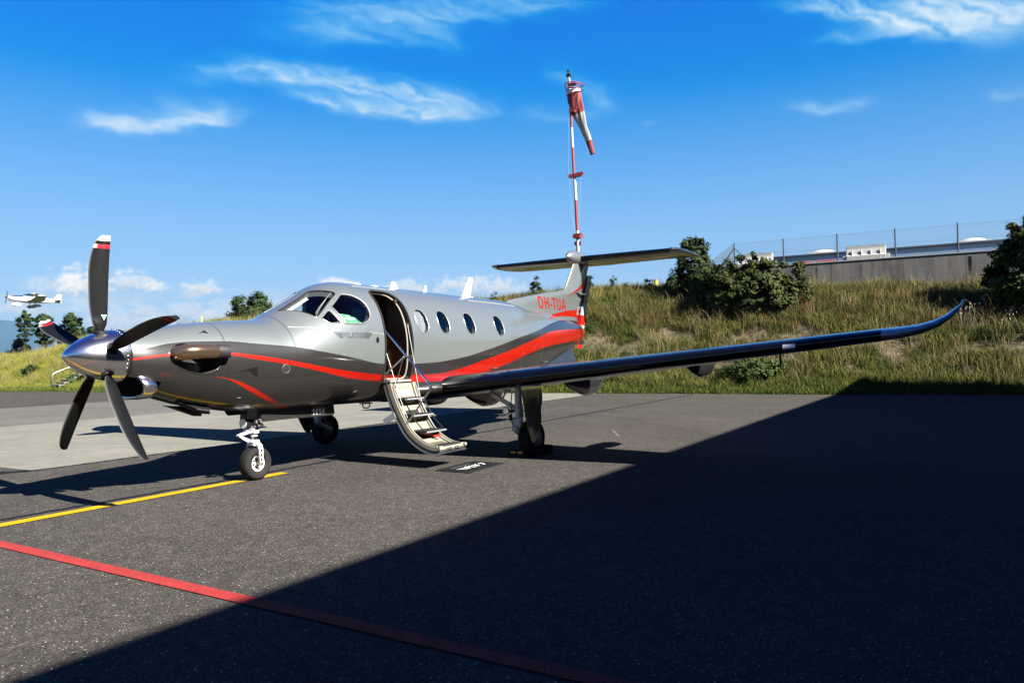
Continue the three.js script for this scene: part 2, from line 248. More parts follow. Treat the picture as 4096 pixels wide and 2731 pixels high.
// embankment and the fields beyond, one sheet to the far distance
{
  const ds = [-1.5, -.3, 0, .25, .5], zs = [];
  for (let d = .8; d <= 9.5; d += .3) ds.push(d);
  ds.push(10.5, 12, 14, 17, 21, 26, 32, 40, 50, 62, 78, 100, 130, 170, 240, 400, 800, 2000, 6000, 14000);
  for (let z = -7000; z < -400; z += 1600) zs.push(z); for (let z = -380; z < -85; z += 22) zs.push(z); for (let z = -84; z < 14; z += .45) zs.push(z); for (let z = 14; z < 60; z += 5) zs.push(z); zs.push(90, 200, 500, 1500, 4000);
  const pos = [], col = [], uv = [], idx = [], nd = ds.length;
  zs.forEach((z, i) => ds.forEach((d, j) => {
    const x = footX(z) + d, y = terrain(x, z); pos.push(x, y, z); uv.push(x, z);
    const m = fbm2(x * .5, z * .5, 4), soil = sstep(.02, .3, fbm2(x * .55 + 9, z * .4, 4) + .55 * Math.exp(-(((d - 3.2) / 1.7) ** 2)) - .3) * (d < 8 ? 1 : 0) * (z > -25 ? .9 : .2) * (.55 + .45 * sstep(-.1, .25, fbm2(x * 2.3, z * 2.3, 3)));
    const gr = [.034 + .012 * m, .034 + .012 * m, .009], so = [.155, .125, .092]; const c = gr.map((v, k) => lerp(v, so[k], soil)); if (d > 12) { c[0] = .035 + .01 * m; c[1] = .05 + .01 * m; c[2] = .014; }
    col.push(...c);
    if (i && j) { const a = (i - 1) * nd + j - 1, b = a + 1, e = a + nd, f = e + 1; idx.push(a, e, b, b, e, f); }
  }));
  const g = new THREE.BufferGeometry(); g.setAttribute('position', new THREE.Float32BufferAttribute(pos, 3)); g.setAttribute('uv', new THREE.Float32BufferAttribute(uv, 2)); g.setAttribute('color', new THREE.Float32BufferAttribute(col, 3)); g.setIndex(idx); g.computeVertexNormals();
  const nm = pixelTexture(256, ((a, b, c) => (x, y) => .45 + .5 * (a(x, y) * .4 + b(x, y) * .35 + c(x, y) * .25))(tileNoise(256, 9, 41), tileNoise(256, 40, 42), tileNoise(256, 120, 43)), false); nm.repeat.set(.5, .5);
  struct('embankment', g, matt([1, 1, 1], .95, { vertexColors: true, map: nm, bumpMap: nm, bumpScale: .05 }));
}
// open field to the left and behind, out to the horizon
struct('ground', sheet(-6000, 40, -16000, 4000, -.09, 300, 800, (x, z) => [.035, .047, .014]), matt([1, 1, 1], .95, { vertexColors: true }));
// wooded mountain far to the left
{
  const ridge = curve('-5200:190 -4300:205 -3800:214 -3380:206 -3200:176 -3000:132 -2700:96 -2200:76 -1500:60 -600:45 1500:30'), rings = [];
  for (let z = -6500; z <= 1500; z += 80) { const h = ridge(z) * (1 + .05 * fbm2(z * .004, 2, 4)), r = []; for (let k = 0; k <= 14; k++) { const t = k / 14, s = Math.sin(t * Math.PI * .5); r.push([1010 + z * .12 + t * 900 + 60 * fbm2(z * .003, t * 3, 3), h * s + 9 * fbm2(z * .006, t * 6 + 4, 4) * s, z]); } r.push([4200, -5, z]); rings.push(r); }
  struct('mountain', loft(rings, false, false).scale(3.4, 3.4, 3.4), matt([.02, .032, .02], .95));
}
scene.fog = new THREE.FogExp2(new THREE.Color(...HAZE_RGB), HAZE);
// ---------------------------------------------------------------- the turboprop
const plane = thing('turboprop_airplane', 'silver and grey single-engine turboprop with red stripes, boarding stairs down, parked on the apron', 'airplane');
// fuselage outline along x (nose to tail): top, bottom, half width, height of the widest point, roundness
const FT = curve('.58:1.935 .92:1.985 1.32:2.045 1.68:2.085 2.1:2.115 2.42:2.14 2.52:2.165 2.7:2.245 3.2:2.50 3.45:2.642 3.66:2.722 3.9:2.76 4.3:2.765 8.4:2.75 9.5:2.69 10.8:2.57 12.2:2.42 12.6:2.37');
const FB = curve('.58:1.3 .8:1.235 1.22:1.1 1.7:1 2.1:.94 2.6:.925 3.2:.92 4.5:.905 7.2:.905 8.2:.955 9.2:1.11 10.3:1.35 11.4:1.63 12.2:1.85 12.6:1.97');
const FW = curve('.58:.33 .8:.39 1.2:.455 1.7:.53 2.2:.605 2.6:.675 3:.745 3.4:.795 3.8:.82 4.3:.83 7.6:.83 8.6:.76 9.8:.61 11:.43 12:.24 12.6:.10');
const FC = curve('.58:1.62 1.2:1.56 2:1.55 2.6:1.58 3.3:1.68 4.2:1.74 7.5:1.76 9:1.85 11:2.02 12.6:2.14');
const NU = curve('.58:2 2.2:2.1 2.7:1.9 3.2:1.9 3.8:2.1 4.5:2.15 8:2.15 10:2 12.6:2'), NL = curve('.58:2 1.2:2.2 2.2:2.5 4:2.6 7.5:2.6 9:2.3 12.6:2');
const fring = (x, n, off = 0) => Array.from({ length: n }, (_, k) => { const th = -Math.PI / 2 + k / n * Math.PI * 2, s = Math.sin(th), c = Math.cos(th), up = s > 0, e = 2 / (up ? NU(x) : NL(x)), b = (up ? FT(x) - FC(x) : FC(x) - FB(x)) - off; return [x, FC(x) + b * Math.sign(s) * Math.abs(s) ** e, (FW(x) - off) * Math.sign(c) * Math.abs(c) ** e]; });
const sideZ = (x, y) => { const up = y > FC(x), b = up ? FT(x) - FC(x) : FC(x) - FB(x), e = up ? NU(x) : NL(x); return FW(x) * Math.max(0, 1 - Math.min(1, Math.abs((y - FC(x)) / b)) ** e) ** (1 / e); };
const topY = (x, z) => { const e = NU(x); return FC(x) + (FT(x) - FC(x)) * Math.max(0, 1 - Math.min(1, Math.abs(z) / FW(x)) ** e) ** (1 / e); };
// livery, painted on in side view: x 0..13.6, y .8..4.4
const [lc, L2] = canvas(2048, 1024), LX = (x) => x / 13.6 * 2048, LY = (y) => (4.4 - y) / 3.6 * 1024;
const charTop = curve('.5:1.70 .77:1.755 .99:1.80 1.3:1.825 1.69:1.83 2.04:1.805 2.61:1.76 2.97:1.70 3.45:1.62 4.15:1.51 4.8:1.5 5.33:1.51 6.14:1.58 7.05:1.735 8.15:1.95 9.16:2.12 10.2:2.32 11.1:2.43 11.8:2.46 12.7:2.45');
const redTop = curve('.5:1.625 .95:1.68 1.66:1.69 2:1.66 2.59:1.57 2.96:1.5 3.47:1.42 4.17:1.35 4.84:1.32 5.39:1.33 5.9:1.365 6.74:1.51 7.72:1.70 9.09:1.97 10:2.13 11.02:2.20 11.71:2.23 12.8:2.26'), redBot = curve('.5:1.60 .95:1.655 1.65:1.66 2:1.61 2.59:1.51 2.97:1.43 3.49:1.32 4.19:1.25 4.82:1.215 5.71:1.225 6.68:1.275 7.42:1.40 8.59:1.63 9.64:1.79 11:1.9 11.66:1.935 12.8:1.93');
function between(f, g, x0, x1, fill) { L2.fillStyle = fill; L2.beginPath(); for (let x = x0; x <= x1; x += .03) L2.lineTo(LX(x), LY(f(x))); for (let x = x1; x >= x0; x -= .03) L2.lineTo(LX(x), LY(g(x))); L2.closePath(); L2.fill(); }
function poly2(list, fill) { L2.fillStyle = fill; L2.beginPath(); for (const [x, y] of list) L2.lineTo(LX(x), LY(y)); L2.closePath(); L2.fill(); }
function line2(list, style = 'rgba(40,42,44,.75)', w = 1.6) { L2.strokeStyle = style; L2.lineWidth = w; L2.beginPath(); for (const [x, y] of list) L2.lineTo(LX(x), LY(y)); L2.stroke(); }
{
  const SILVER = '#686e6e', CHAR = '#292827', RED = '#a31503';
  L2.fillStyle = SILVER; L2.fillRect(0, 0, 2048, 1024);
  between(charTop, () => .5, 0, 12.9, CHAR); between(redTop, redBot, .4, 13, RED);
  // lower red flash behind the cowling
  const ft = curve('1.50:1.41 1.66:1.382 1.88:1.31 2.18:1.17 2.46:1.05 2.74:.97 2.95:.85'), fb = curve('1.50:1.405 1.67:1.365 1.9:1.25 2.23:1.09 2.5:.985 2.7:.85 2.95:.8'); between(ft, fb, 1.5, 2.95, RED);
  // tail curves
  const t1 = curve('9.9:2.36 10.48:2.48 10.9:2.555 11.35:2.625 11.9:2.70 12.5:2.745 13.2:2.765'), t2 = curve('9.9:2.36 10.48:2.445 11:2.50 11.5:2.545 12:2.555 12.6:2.53 13.2:2.5'); between(t1, t2, 9.9, 13.1, RED);
  const u1 = curve('11.86:3.055 12.23:3.22 12.83:3.49 13.22:3.63 13.6:3.72'), u2 = curve('11.86:3.05 12.23:3.17 12.79:3.335 13.13:3.375 13.6:3.4'); between(u1, u2, 11.86, 13.6, RED);
  // registration
  L2.save(); L2.translate(LX(10.30), LY(2.675)); L2.transform(1, -.005, .14 / .28 * .62 * (2048 / 13.6) / (1024 / 3.6), 1, 0, 0); L2.fillStyle = '#a01c18'; L2.font = 'bold 112px sans-serif'; const wd = L2.measureText('OH-TUA').width; L2.scale(1.47 * 2048 / 13.6 / wd, 1); L2.fillText('OH-TUA', 0, 0); L2.restore();
  // maker's outlined badge under the cockpit window
  L2.strokeStyle = 'rgba(38,41,43,1)'; L2.lineWidth = 1.7;
  L2.save(); L2.translate(LX(3.355), LY(1.886)); L2.font = 'bold 29px sans-serif'; const w2 = L2.measureText('PILATUS').width; L2.scale(.405 * 2048 / 13.6 / w2, 1); L2.strokeText('PILATUS', 0, 0); L2.restore();
  for (let k = 0; k < 4; k++) { const y = 1.962 - k * .021, h = .014; line2([[3.235 + k * .023, y], [3.345, y], [3.345, y - h], [3.245 + k * .023, y - h], [3.235 + k * .023, y]], 'rgba(38,41,43,1)', 1.5); line2([[3.775, y], [3.905 - k * .02, y], [3.895 - k * .02, y - h], [3.775, y - h], [3.775, y]], 'rgba(38,41,43,1)', 1.5); }
  // panel lines, doors and rivets
  const seam = 'rgba(30,30,32,.7)';
  line2([[1.66, .8], [1.66, 2.2]], seam, 1.5); line2([[2.61, .8], [2.61, 2.2]], seam, 1.4); line2([[.6, 1.735], [.95, 1.735]], seam, 1); line2([[1.67, 1.605], [2.6, 1.545]], 'rgba(40,30,30,.55)', 1.1);
  line2([[.745, 1.70], [.745, 1.77], [.765, 1.77], [.765, 1.70], [.745, 1.70]], seam, 1); line2([[1.81, 1.565], [1.81, 1.63]], seam, 1); line2([[2.36, 1.54], [2.36, 1.62]], seam, 1);
  line2([[1.57, 1.49], [1.67, 1.49], [1.67, 1.515], [1.57, 1.515], [1.57, 1.49]], seam, 1);
  line2([[9.5, 2.66], [9.42, 2.4], [9.36, 2.2], [9.34, 1.95], [9.4, 1.4]], 'rgba(240,242,244,.45)', 1); line2([[8.35, 2.6], [8.3, 1.2]], 'rgba(230,232,234,.25)', 1);
  line2([[2.75, 1.12], [2.8, 1.17], [2.95, 1.185], [3.05, 1.16], [3.06, 1.08]], 'rgba(12,12,12,.8)', 1); line2([[3.6, 1.08], [3.62, 1.14], [3.7, 1.165], [3.8, 1.15]], 'rgba(12,12,12,.8)', 1);
  line2([[3.9, 1.17], [4.14, 1.165], [4.14, 1.02]], 'rgba(12,12,12,.8)', 1.2); line2([[3.87, 1.975], [4.17, 1.955]], 'rgba(225,228,230,.8)', 1); line2([[3.4, 2.055], [3.46, 2.06], [3.75, 2.04], [3.83, 2.1]], 'rgba(130,134,136,.6)', 1);
  L2.fillStyle = 'rgba(230,230,230,.75)'; L2.font = '8px sans-serif'; L2.fillRect(LX(1.85), LY(1.137), 8, 3); L2.fillRect(LX(3.68), LY(1.135), 12, 2); L2.fillRect(LX(3.68), LY(1.125), 10, 2); L2.fillRect(LX(3.68), LY(1.115), 9, 2);
  L2.fillStyle = 'rgba(225,40,25,.95)'; L2.save(); L2.translate(LX(.845), LY(1.446)); L2.scale(.235, .85); L2.fillStyle = 'rgba(150,32,22,.9)'; L2.font = 'bold 9px sans-serif'; L2.fillText('← VERY HOT AREA', 0, 0); L2.fillText('DO NOT TOUCH', 18, 9); L2.restore();
  L2.fillStyle = 'rgba(120,26,14,.8)'; for (let k = 0; k < 5; k++) L2.fillRect(LX(7.9), LY(1.6 - k * .022), 18 - k * 2, 4);
  L2.fillStyle = 'rgba(60,62,64,.35)'; for (let k = 0; k < 60; k++) { L2.fillRect(LX(2.63), LY(1.02 + k * .018), 1, 1.4); if (k < 36) L2.fillRect(LX(9.33 + .004 * k), LY(1.6 + k * .026), 1, 1.6); }
}
const livery = canvasTex(lc);
const roughSmear = pixelTexture(256, ((a, b) => (x, y) => .8 + .35 * (a(x, y) - .5) + .2 * (b(x, y) - .5))(tileNoise(256, 6, 51), tileNoise(256, 30, 52)), false);
const paint = phys([1, 1, 1], .36, .55, { map: livery, clearcoat: 1, clearcoatRoughness: .05, side: THREE.FrontSide });
const liveryUV = (g) => planarUV(g, (x) => x / 13.6, (x, y) => (y - .8) / 3.6);

// --- outlines on the skin, each a list of [x, y]
const round = (cx, cy, hw, hh, e = 2.4, n = 44, sh = 0) => Array.from({ length: n }, (_, k) => { const a = k / n * Math.PI * 2, c = Math.cos(a), s = Math.sin(a), y = Math.sign(s) * Math.abs(s) ** (2 / e); return [cx + hw * Math.sign(c) * Math.abs(c) ** (2 / e) - sh * y, cy + hh * y]; });
function soft(list, r, n = 5) { // polygon with rounded corners
  const out = [], N = list.length;
  for (let i = 0; i < N; i++) { const p = list[i], a = list[(i + N - 1) % N], b = list[(i + 1) % N], la = Math.hypot(a[0] - p[0], a[1] - p[1]), lb = Math.hypot(b[0] - p[0], b[1] - p[1]), rr = Math.min(p[2] ?? r, la / 2.05, lb / 2.05), p0 = [p[0] + (a[0] - p[0]) * rr / la, p[1] + (a[1] - p[1]) * rr / la], p1 = [p[0] + (b[0] - p[0]) * rr / lb, p[1] + (b[1] - p[1]) * rr / lb]; for (let k = 0; k <= n; k++) { const t = k / n, u = 1 - t; out.push([u * u * p0[0] + 2 * u * t * p[0] + t * t * p1[0], u * u * p0[1] + 2 * u * t * p[1] + t * t * p1[1]]); } }
  return out;
}
function dense(list, step) { const out = []; list.forEach((p, i) => { const q = list[(i + 1) % list.length], n = Math.max(1, Math.ceil(Math.hypot(q[0] - p[0], q[1] - p[1]) / step)); for (let k = 0; k < n; k++) out.push([lerp(p[0], q[0], k / n), lerp(p[1], q[1], k / n)]); }); return out; }
const DOOR = dense(soft([[4.17, 1.245, .07], [4.825, 1.245, .1], [4.825, 2.63, .3], [4.2, 2.63, .12]], .1, 8), .06);
const WIN = [[5.14, 2.18], [5.725, 2.18], [6.505, 2.18], [7.475, 2.17]].map(([x, y]) => round(x, y, .148, .19, 2.5, 44, .012));
const SIDEWIN = dense(soft([[3.36, 2.335, .02], [3.62, 2.535, .05], [3.80, 2.52, .12], [3.96, 2.41, .16], [3.965, 2.2, .16], [3.8, 2.095, .1], [3.455, 2.09, .02]], .06), .05);
const QUARTER = dense(soft([[3.13, 2.158], [3.30, 2.285], [3.39, 2.098], [3.22, 2.09]], .025, 3), .04);
const WSHIELD = dense(soft([[2.755, .135, .03], [3.08, .55, .05], [3.575, .44, .06], [3.32, .11, .04]], .04), .05);   // [x, z], seen from above
const EXHAUST = dense(soft([[.95, 1.665, .06], [1.06, 1.80, .08], [1.2, 1.80, .08], [1.57, 1.63, .06], [1.55, 1.5, .08], [1.36, 1.435, .12], [1.15, 1.475, .1], [.97, 1.58, .05]], .06), .04);
function skinPane(outline, off, rings = 7) { // sheet that follows the skin inside an outline
  const cx = outline.reduce((s, p) => s + p[0], 0) / outline.length, cy = outline.reduce((s, p) => s + p[1], 0) / outline.length, pos = [], idx = [], n = outline.length;
  const put = (x, y) => pos.push(x, y, sideZ(x, y) + (typeof off === 'function' ? off(x, y) : off));
  put(cx, cy); for (let k = 1; k <= rings; k++) for (const [x, y] of outline) put(lerp(cx, x, k / rings), lerp(cy, y, k / rings));
  for (let j = 0; j < n; j++) { idx.push(0, 1 + j, 1 + (j + 1) % n); for (let k = 0; k + 1 < rings; k++) { const a = 1 + k * n + j, b = 1 + k * n + (j + 1) % n; idx.push(a, a + n, b, b, a + n, b + n); } }
  const g = new THREE.BufferGeometry(); g.setAttribute('position', new THREE.Float32BufferAttribute(pos, 3)); g.setIndex(idx); g.computeVertexNormals(); if (g.attributes.normal.getZ(0) < 0) return (() => { const f = flipped(g); f.computeVertexNormals(); return f; })(); return g;
}
function topPane(outline, off, rings = 7) {
  const cx = outline.reduce((s, p) => s + p[0], 0) / outline.length, cz = outline.reduce((s, p) => s + p[1], 0) / outline.length, pos = [], idx = [], n = outline.length;
  const put = (x, z) => pos.push(x, topY(x, z) + off, z);
  put(cx, cz); for (let k = 1; k <= rings; k++) for (const [x, z] of outline) put(lerp(cx, x, k / rings), lerp(cz, z, k / rings));
  for (let j = 0; j < n; j++) { idx.push(0, 1 + j, 1 + (j + 1) % n); for (let k = 0; k + 1 < rings; k++) { const a = 1 + k * n + j, b = 1 + k * n + (j + 1) % n; idx.push(a, a + n, b, b, a + n, b + n); } }
  const g = new THREE.BufferGeometry(); g.setAttribute('position', new THREE.Float32BufferAttribute(pos, 3)); g.setIndex(idx); g.computeVertexNormals(); if (g.attributes.normal.getY(0) < 0) { const f = flipped(g); f.computeVertexNormals(); return f; } return g;
}
const skinLine = (outline, r, off = 0) => tube(outline.map(([x, y]) => [x, y, sideZ(x, y) + off]), r, outline.length * 2, 6, true);
const topLine = (outline, r, off = 0) => tube(outline.map(([x, z]) => [x, topY(x, z) + off, z]), r, outline.length * 2, 6, true);
function prism(outline, a, b, vertical) { // outline pushed along z (or along y for the windshield)
  const f = (t) => outline.map(([x, y]) => (vertical ? [x, t, y] : [x, y, t])), g = loft([f(a), f(b)]); g.computeVertexNormals();
  // outward faces whichever way the outline runs
  const p = g.attributes.position, i = g.index.array; let vol = 0; const A = new THREE.Vector3(), B = new THREE.Vector3(), C = new THREE.Vector3();
  for (let k = 0; k < i.length; k += 3) { A.fromBufferAttribute(p, i[k]); B.fromBufferAttribute(p, i[k + 1]); C.fromBufferAttribute(p, i[k + 2]); vol += A.dot(B.cross(C)); }
  return vol < 0 ? flipped(g) : g;
}
{
  const xs = []; for (let x = .58; x < 12.6; x += x < 4.4 ? .055 : .1) xs.push(x); xs.push(12.6);
  const outward = (g) => { const p = g.attributes.position, i = g.index.array; let v = 0; const A = new THREE.Vector3(), B = new THREE.Vector3(), C = new THREE.Vector3(); for (let k = 0; k < i.length; k += 3) { A.fromBufferAttribute(p, i[k]); B.fromBufferAttribute(p, i[k + 1]); C.fromBufferAttribute(p, i[k + 2]); v += A.dot(B.cross(C)); } const q = v < 0 ? flipped(g) : g; q.computeVertexNormals(); return q; };
  const brush = (g, m) => { const b = new Brush(outward(g), m); b.updateMatrixWorld(); return b; };
  const skin = paint, lining = MAT.darkIn, edge = std([.05, .05, .052], .5), ev = new Evaluator(); ev.attributes = ['position', 'normal']; ev.useGroups = true;
  let body = brush(loft(xs.map((x) => fring(x, 112))), skin);
  const cut = (g, m) => { body = ev.evaluate(body, brush(g, m), SUBTRACTION); body.updateMatrixWorld(); };
  const inner = []; for (let x = 2.85; x <= 8; x += .12) inner.push(fring(x, 48, .07));
  cut(loft(inner), lining);
  cut(prism(DOOR, .3, 1.3), edge);
  for (const w of WIN) cut(prism(w, .45, 1.2), edge);
  for (const w of [SIDEWIN, QUARTER]) { cut(prism(w, .3, 1.3), edge); cut(prism(w, -1.3, -.3), edge); }
  for (const s of [1, -1]) cut(prism(WSHIELD.map(([x, z]) => [x, s * z]), 2.05, 3.2, true), edge);
  cut(prism(EXHAUST, .27, .9), std([.02, .0195, .019], .4));
  cut(loft([.4, .9].map((x) => Array.from({ length: 40 }, (_, k) => { const a = k / 40 * 6.28319; return [x, 1.335 + .148 * Math.sin(a), .348 * Math.cos(a)]; }))), MAT.hole);
  // the pieces by material
  const src = body.geometry.index ? body.geometry.toNonIndexed() : body.geometry, mats = Array.isArray(body.material) ? body.material : [body.material], by = new Map();
  const groups = body.geometry.groups.length ? body.geometry.groups : [{ start: 0, count: src.attributes.position.count, materialIndex: 0 }];
  for (const gr of groups) { const m = mats[gr.materialIndex]; if (!by.has(m)) by.set(m, { position: [], normal: [] }); for (const k of ['position', 'normal']) { const a = src.attributes[k].array; const o = by.get(m)[k]; for (let i = gr.start * 3; i < (gr.start + gr.count) * 3; i++) o.push(a[i]); } }
  for (const [m, d] of by) { if (!d.position.length) continue; const g = new THREE.BufferGeometry(); for (const k of ['position', 'normal']) g.setAttribute(k, new THREE.Float32BufferAttribute(d[k], 3)); liveryUV(g); part(m === skin ? 'fuselage' : m === MAT.hole ? 'intake_duct' : m === lining ? 'cabin_lining' : m === edge ? 'opening_edge' : 'exhaust_recess', g, m, plane); }
}
const fuselage = plane.children.find((c) => c.name === 'fuselage') ?? plane;
// cabin: floor, wooden bulkhead behind the door, seats and a low instrument hood
{
  const wood = (() => { const a = tileNoise(256, 5, 61), b = tileNoise(256, 64, 62); const t = pixelTexture(256, (x, y) => { const g = .5 + .5 * Math.sin((x / 256 * 14 + a(x, y) * 2.4) * 6.28), k = .8 + .3 * g * b(x * 3 % 256, y / 6); return [.33 * k, .17 * k, .07 * k]; }, true); t.repeat.set(2.2, 1); return std([1, 1, 1], .35, 0, { map: t }); })();
  { const rg = fring(4.9, 96, .072).filter(([, y, z]) => z > .27 && y > 1.25).sort((a, b) => a[1] - b[1]), sh = new THREE.Shape([[.27, rg[0][1]], ...rg.map(([, y, z]) => [z, y]), [.27, rg[rg.length - 1][1]]].map((p) => new THREE.Vector2(...p))), bg = new THREE.ExtrudeGeometry(sh, { depth: .045, bevelEnabled: false }).rotateY(-Math.PI / 2).translate(4.92, 0, 0); part('bulkhead', planarUV(bg, (x, y, z) => z, (x, y) => y), wood, plane); }
  part('cabin_floor', box(4.6, .03, 1.2, 5.4, 1.235, 0), std([.09, .075, .06], .9), plane);
  part('door_sill', box(.63, .035, .12, 4.495, 1.243, .75, 0, 0, 0, .012), std([.3, .3, .29], .4, .4), plane);
  part('instrument_hood', M([box(.4, .28, .95, 3.0, 1.98, 0, 0, 0, .25, .08)]), MAT.darkIn, plane);
  for (const z of [.38, -.38]) { const s = part('pilot_seat', M([box(.16, .78, .46, 4.02, 1.78, z, 0, 0, -.18, .07), box(.1, .2, .26, 4.1, 2.27, z, 0, 0, -.18, .05)]), std([.12, .1, .08], .7), plane); }
}
// windows: panes and frames
const frameSilver = phys([.2, .21, .215], .3, .5, { clearcoat: 1, clearcoatRoughness: .1 });
WIN.forEach((w, i) => {
  const p = part('cabin_window', skinPane(w, -.018), MAT.glass, plane);
  part('frame', skinLine(w, .0075, .001), frameSilver, p);
  if (!i) { const inn = round(5.125, 2.18, .128, .185, 2.5, 44, .012); part('pleated_blind', skinPane(inn, (x, y) => -.04 + .006 * Math.sin(y * 230), 40), matt([.16, .163, .167], .8), p, 'white pleated blind drawn behind the pane'); }
});
{
  const p = part('cockpit_side_window', skinPane(SIDEWIN, -.014), MAT.glass, plane); part('frame', [skinLine(SIDEWIN, .011, .002)], frameSilver, p);
  const inner = SIDEWIN.map(([x, y]) => [lerp(3.67, x, .965), lerp(2.3, y, .965)]); part('seal', skinLine(inner, .005, -.004), MAT.rubber, p);
  const q = part('quarter_window', skinPane(QUARTER, -.014), MAT.glass, plane); part('frame', skinLine(QUARTER, .009, .002), frameSilver, q);
  // green card inside the side window
  const card = dense(soft([[3.445, 2.232], [3.56, 2.222], [3.68, 2.18], [3.765, 2.105], [3.495, 2.1], [3.475, 2.165]], .01, 2), .03), [cc, c2] = canvas(256, 128);
  c2.fillStyle = '#f4f8f4'; c2.fillRect(0, 0, 256, 128); c2.fillStyle = '#127a3d'; c2.beginPath(); c2.moveTo(8, 6); c2.lineTo(120, 14); c2.lineTo(200, 46); c2.lineTo(246, 122); c2.lineTo(48, 122); c2.lineTo(34, 62); c2.fill();
  c2.fillStyle = '#fff'; c2.font = 'italic bold 20px sans-serif'; c2.fillText('FLY 7', 66, 38); c2.font = 'bold 22px sans-serif'; c2.fillText('BRAKES OFF', 56, 66); c2.font = '17px sans-serif'; c2.fillText('OK TO TOW', 88, 88); c2.font = '11px sans-serif'; c2.fillText('☎ +358 91 317 21 00', 92, 114);
  const ct = canvasTex(cc); part('brake_card', planarUV(skinPane(card, -.03), (x) => (x - 3.44) / .33, (x, y) => (y - 2.095) / .142), std([1, 1, 1], .5, 0, { map: ct, side: THREE.DoubleSide }), q.parent, 'green and white card reading brakes off');
  for (const s of [1, -1]) {
    const mir = (g) => (s > 0 ? g : mirrorZ(g)), wp = part('windshield', mir(topPane(WSHIELD, -.012)), MAT.glass, plane);
    part('seal', mir(topLine(WSHIELD, .011, .001)), MAT.rubber, wp); part('frame', mir(topLine(WSHIELD.map(([x, z]) => [lerp(3.18, x, 1.035), lerp(.3, z, 1.05)]), .006, 0)), frameSilver, wp);
    if (s > 0) part('sun_strip', topPane(dense([[2.79, .165], [2.83, .235], [3.245, .225], [3.27, .145]], .04), -.035), std([.42, .43, .42], .5), wp, 'pale strip behind the inner edge of the pane');
    part('wiper', mir(M([tube([[3.09, .52], [3.18, .485], [3.3, .455], [3.5, .405]].map(([x, z]) => [x, topY(x, z) + .016, z]), .0045, 16, 5), tube([[3.05, .56], [3.2, .5], [3.34, .46]].map(([x, z]) => [x, topY(x, z) + .03, z]), .004, 12, 5)])), std([.25, .26, .27], .4, .5), plane);
  }
  part('door_seal', [skinLine(DOOR, .016, .002)], MAT.rubber, plane);
  const dIn = DOOR.map(([x, y]) => [lerp(4.5, x, .86), lerp(1.93, y, .955)]); part('door_trim', skinLine(dIn, .014, -.075), MAT.ivory, plane);
  for (const [x, y] of [[4.74, 2.5], [4.81, 2.12], [4.81, 1.62]]) part('door_latch', M([rod([x, y, sideZ(x, y) - .07], [x, y, sideZ(x, y) - .012], .018, .018, 8), box(.04, .05, .03, x, y - .02, sideZ(x, y) - .03)]), std([.3, .24, .14], .35, .9), plane);
  const hole = round(4.015, 1.862, .03, .042, 2, 24); part('door_handle_port', skinPane(hole, .003, 2), MAT.hole, plane); part('handle_ring', skinLine(hole, .004, .002), MAT.charcoal, plane);
}
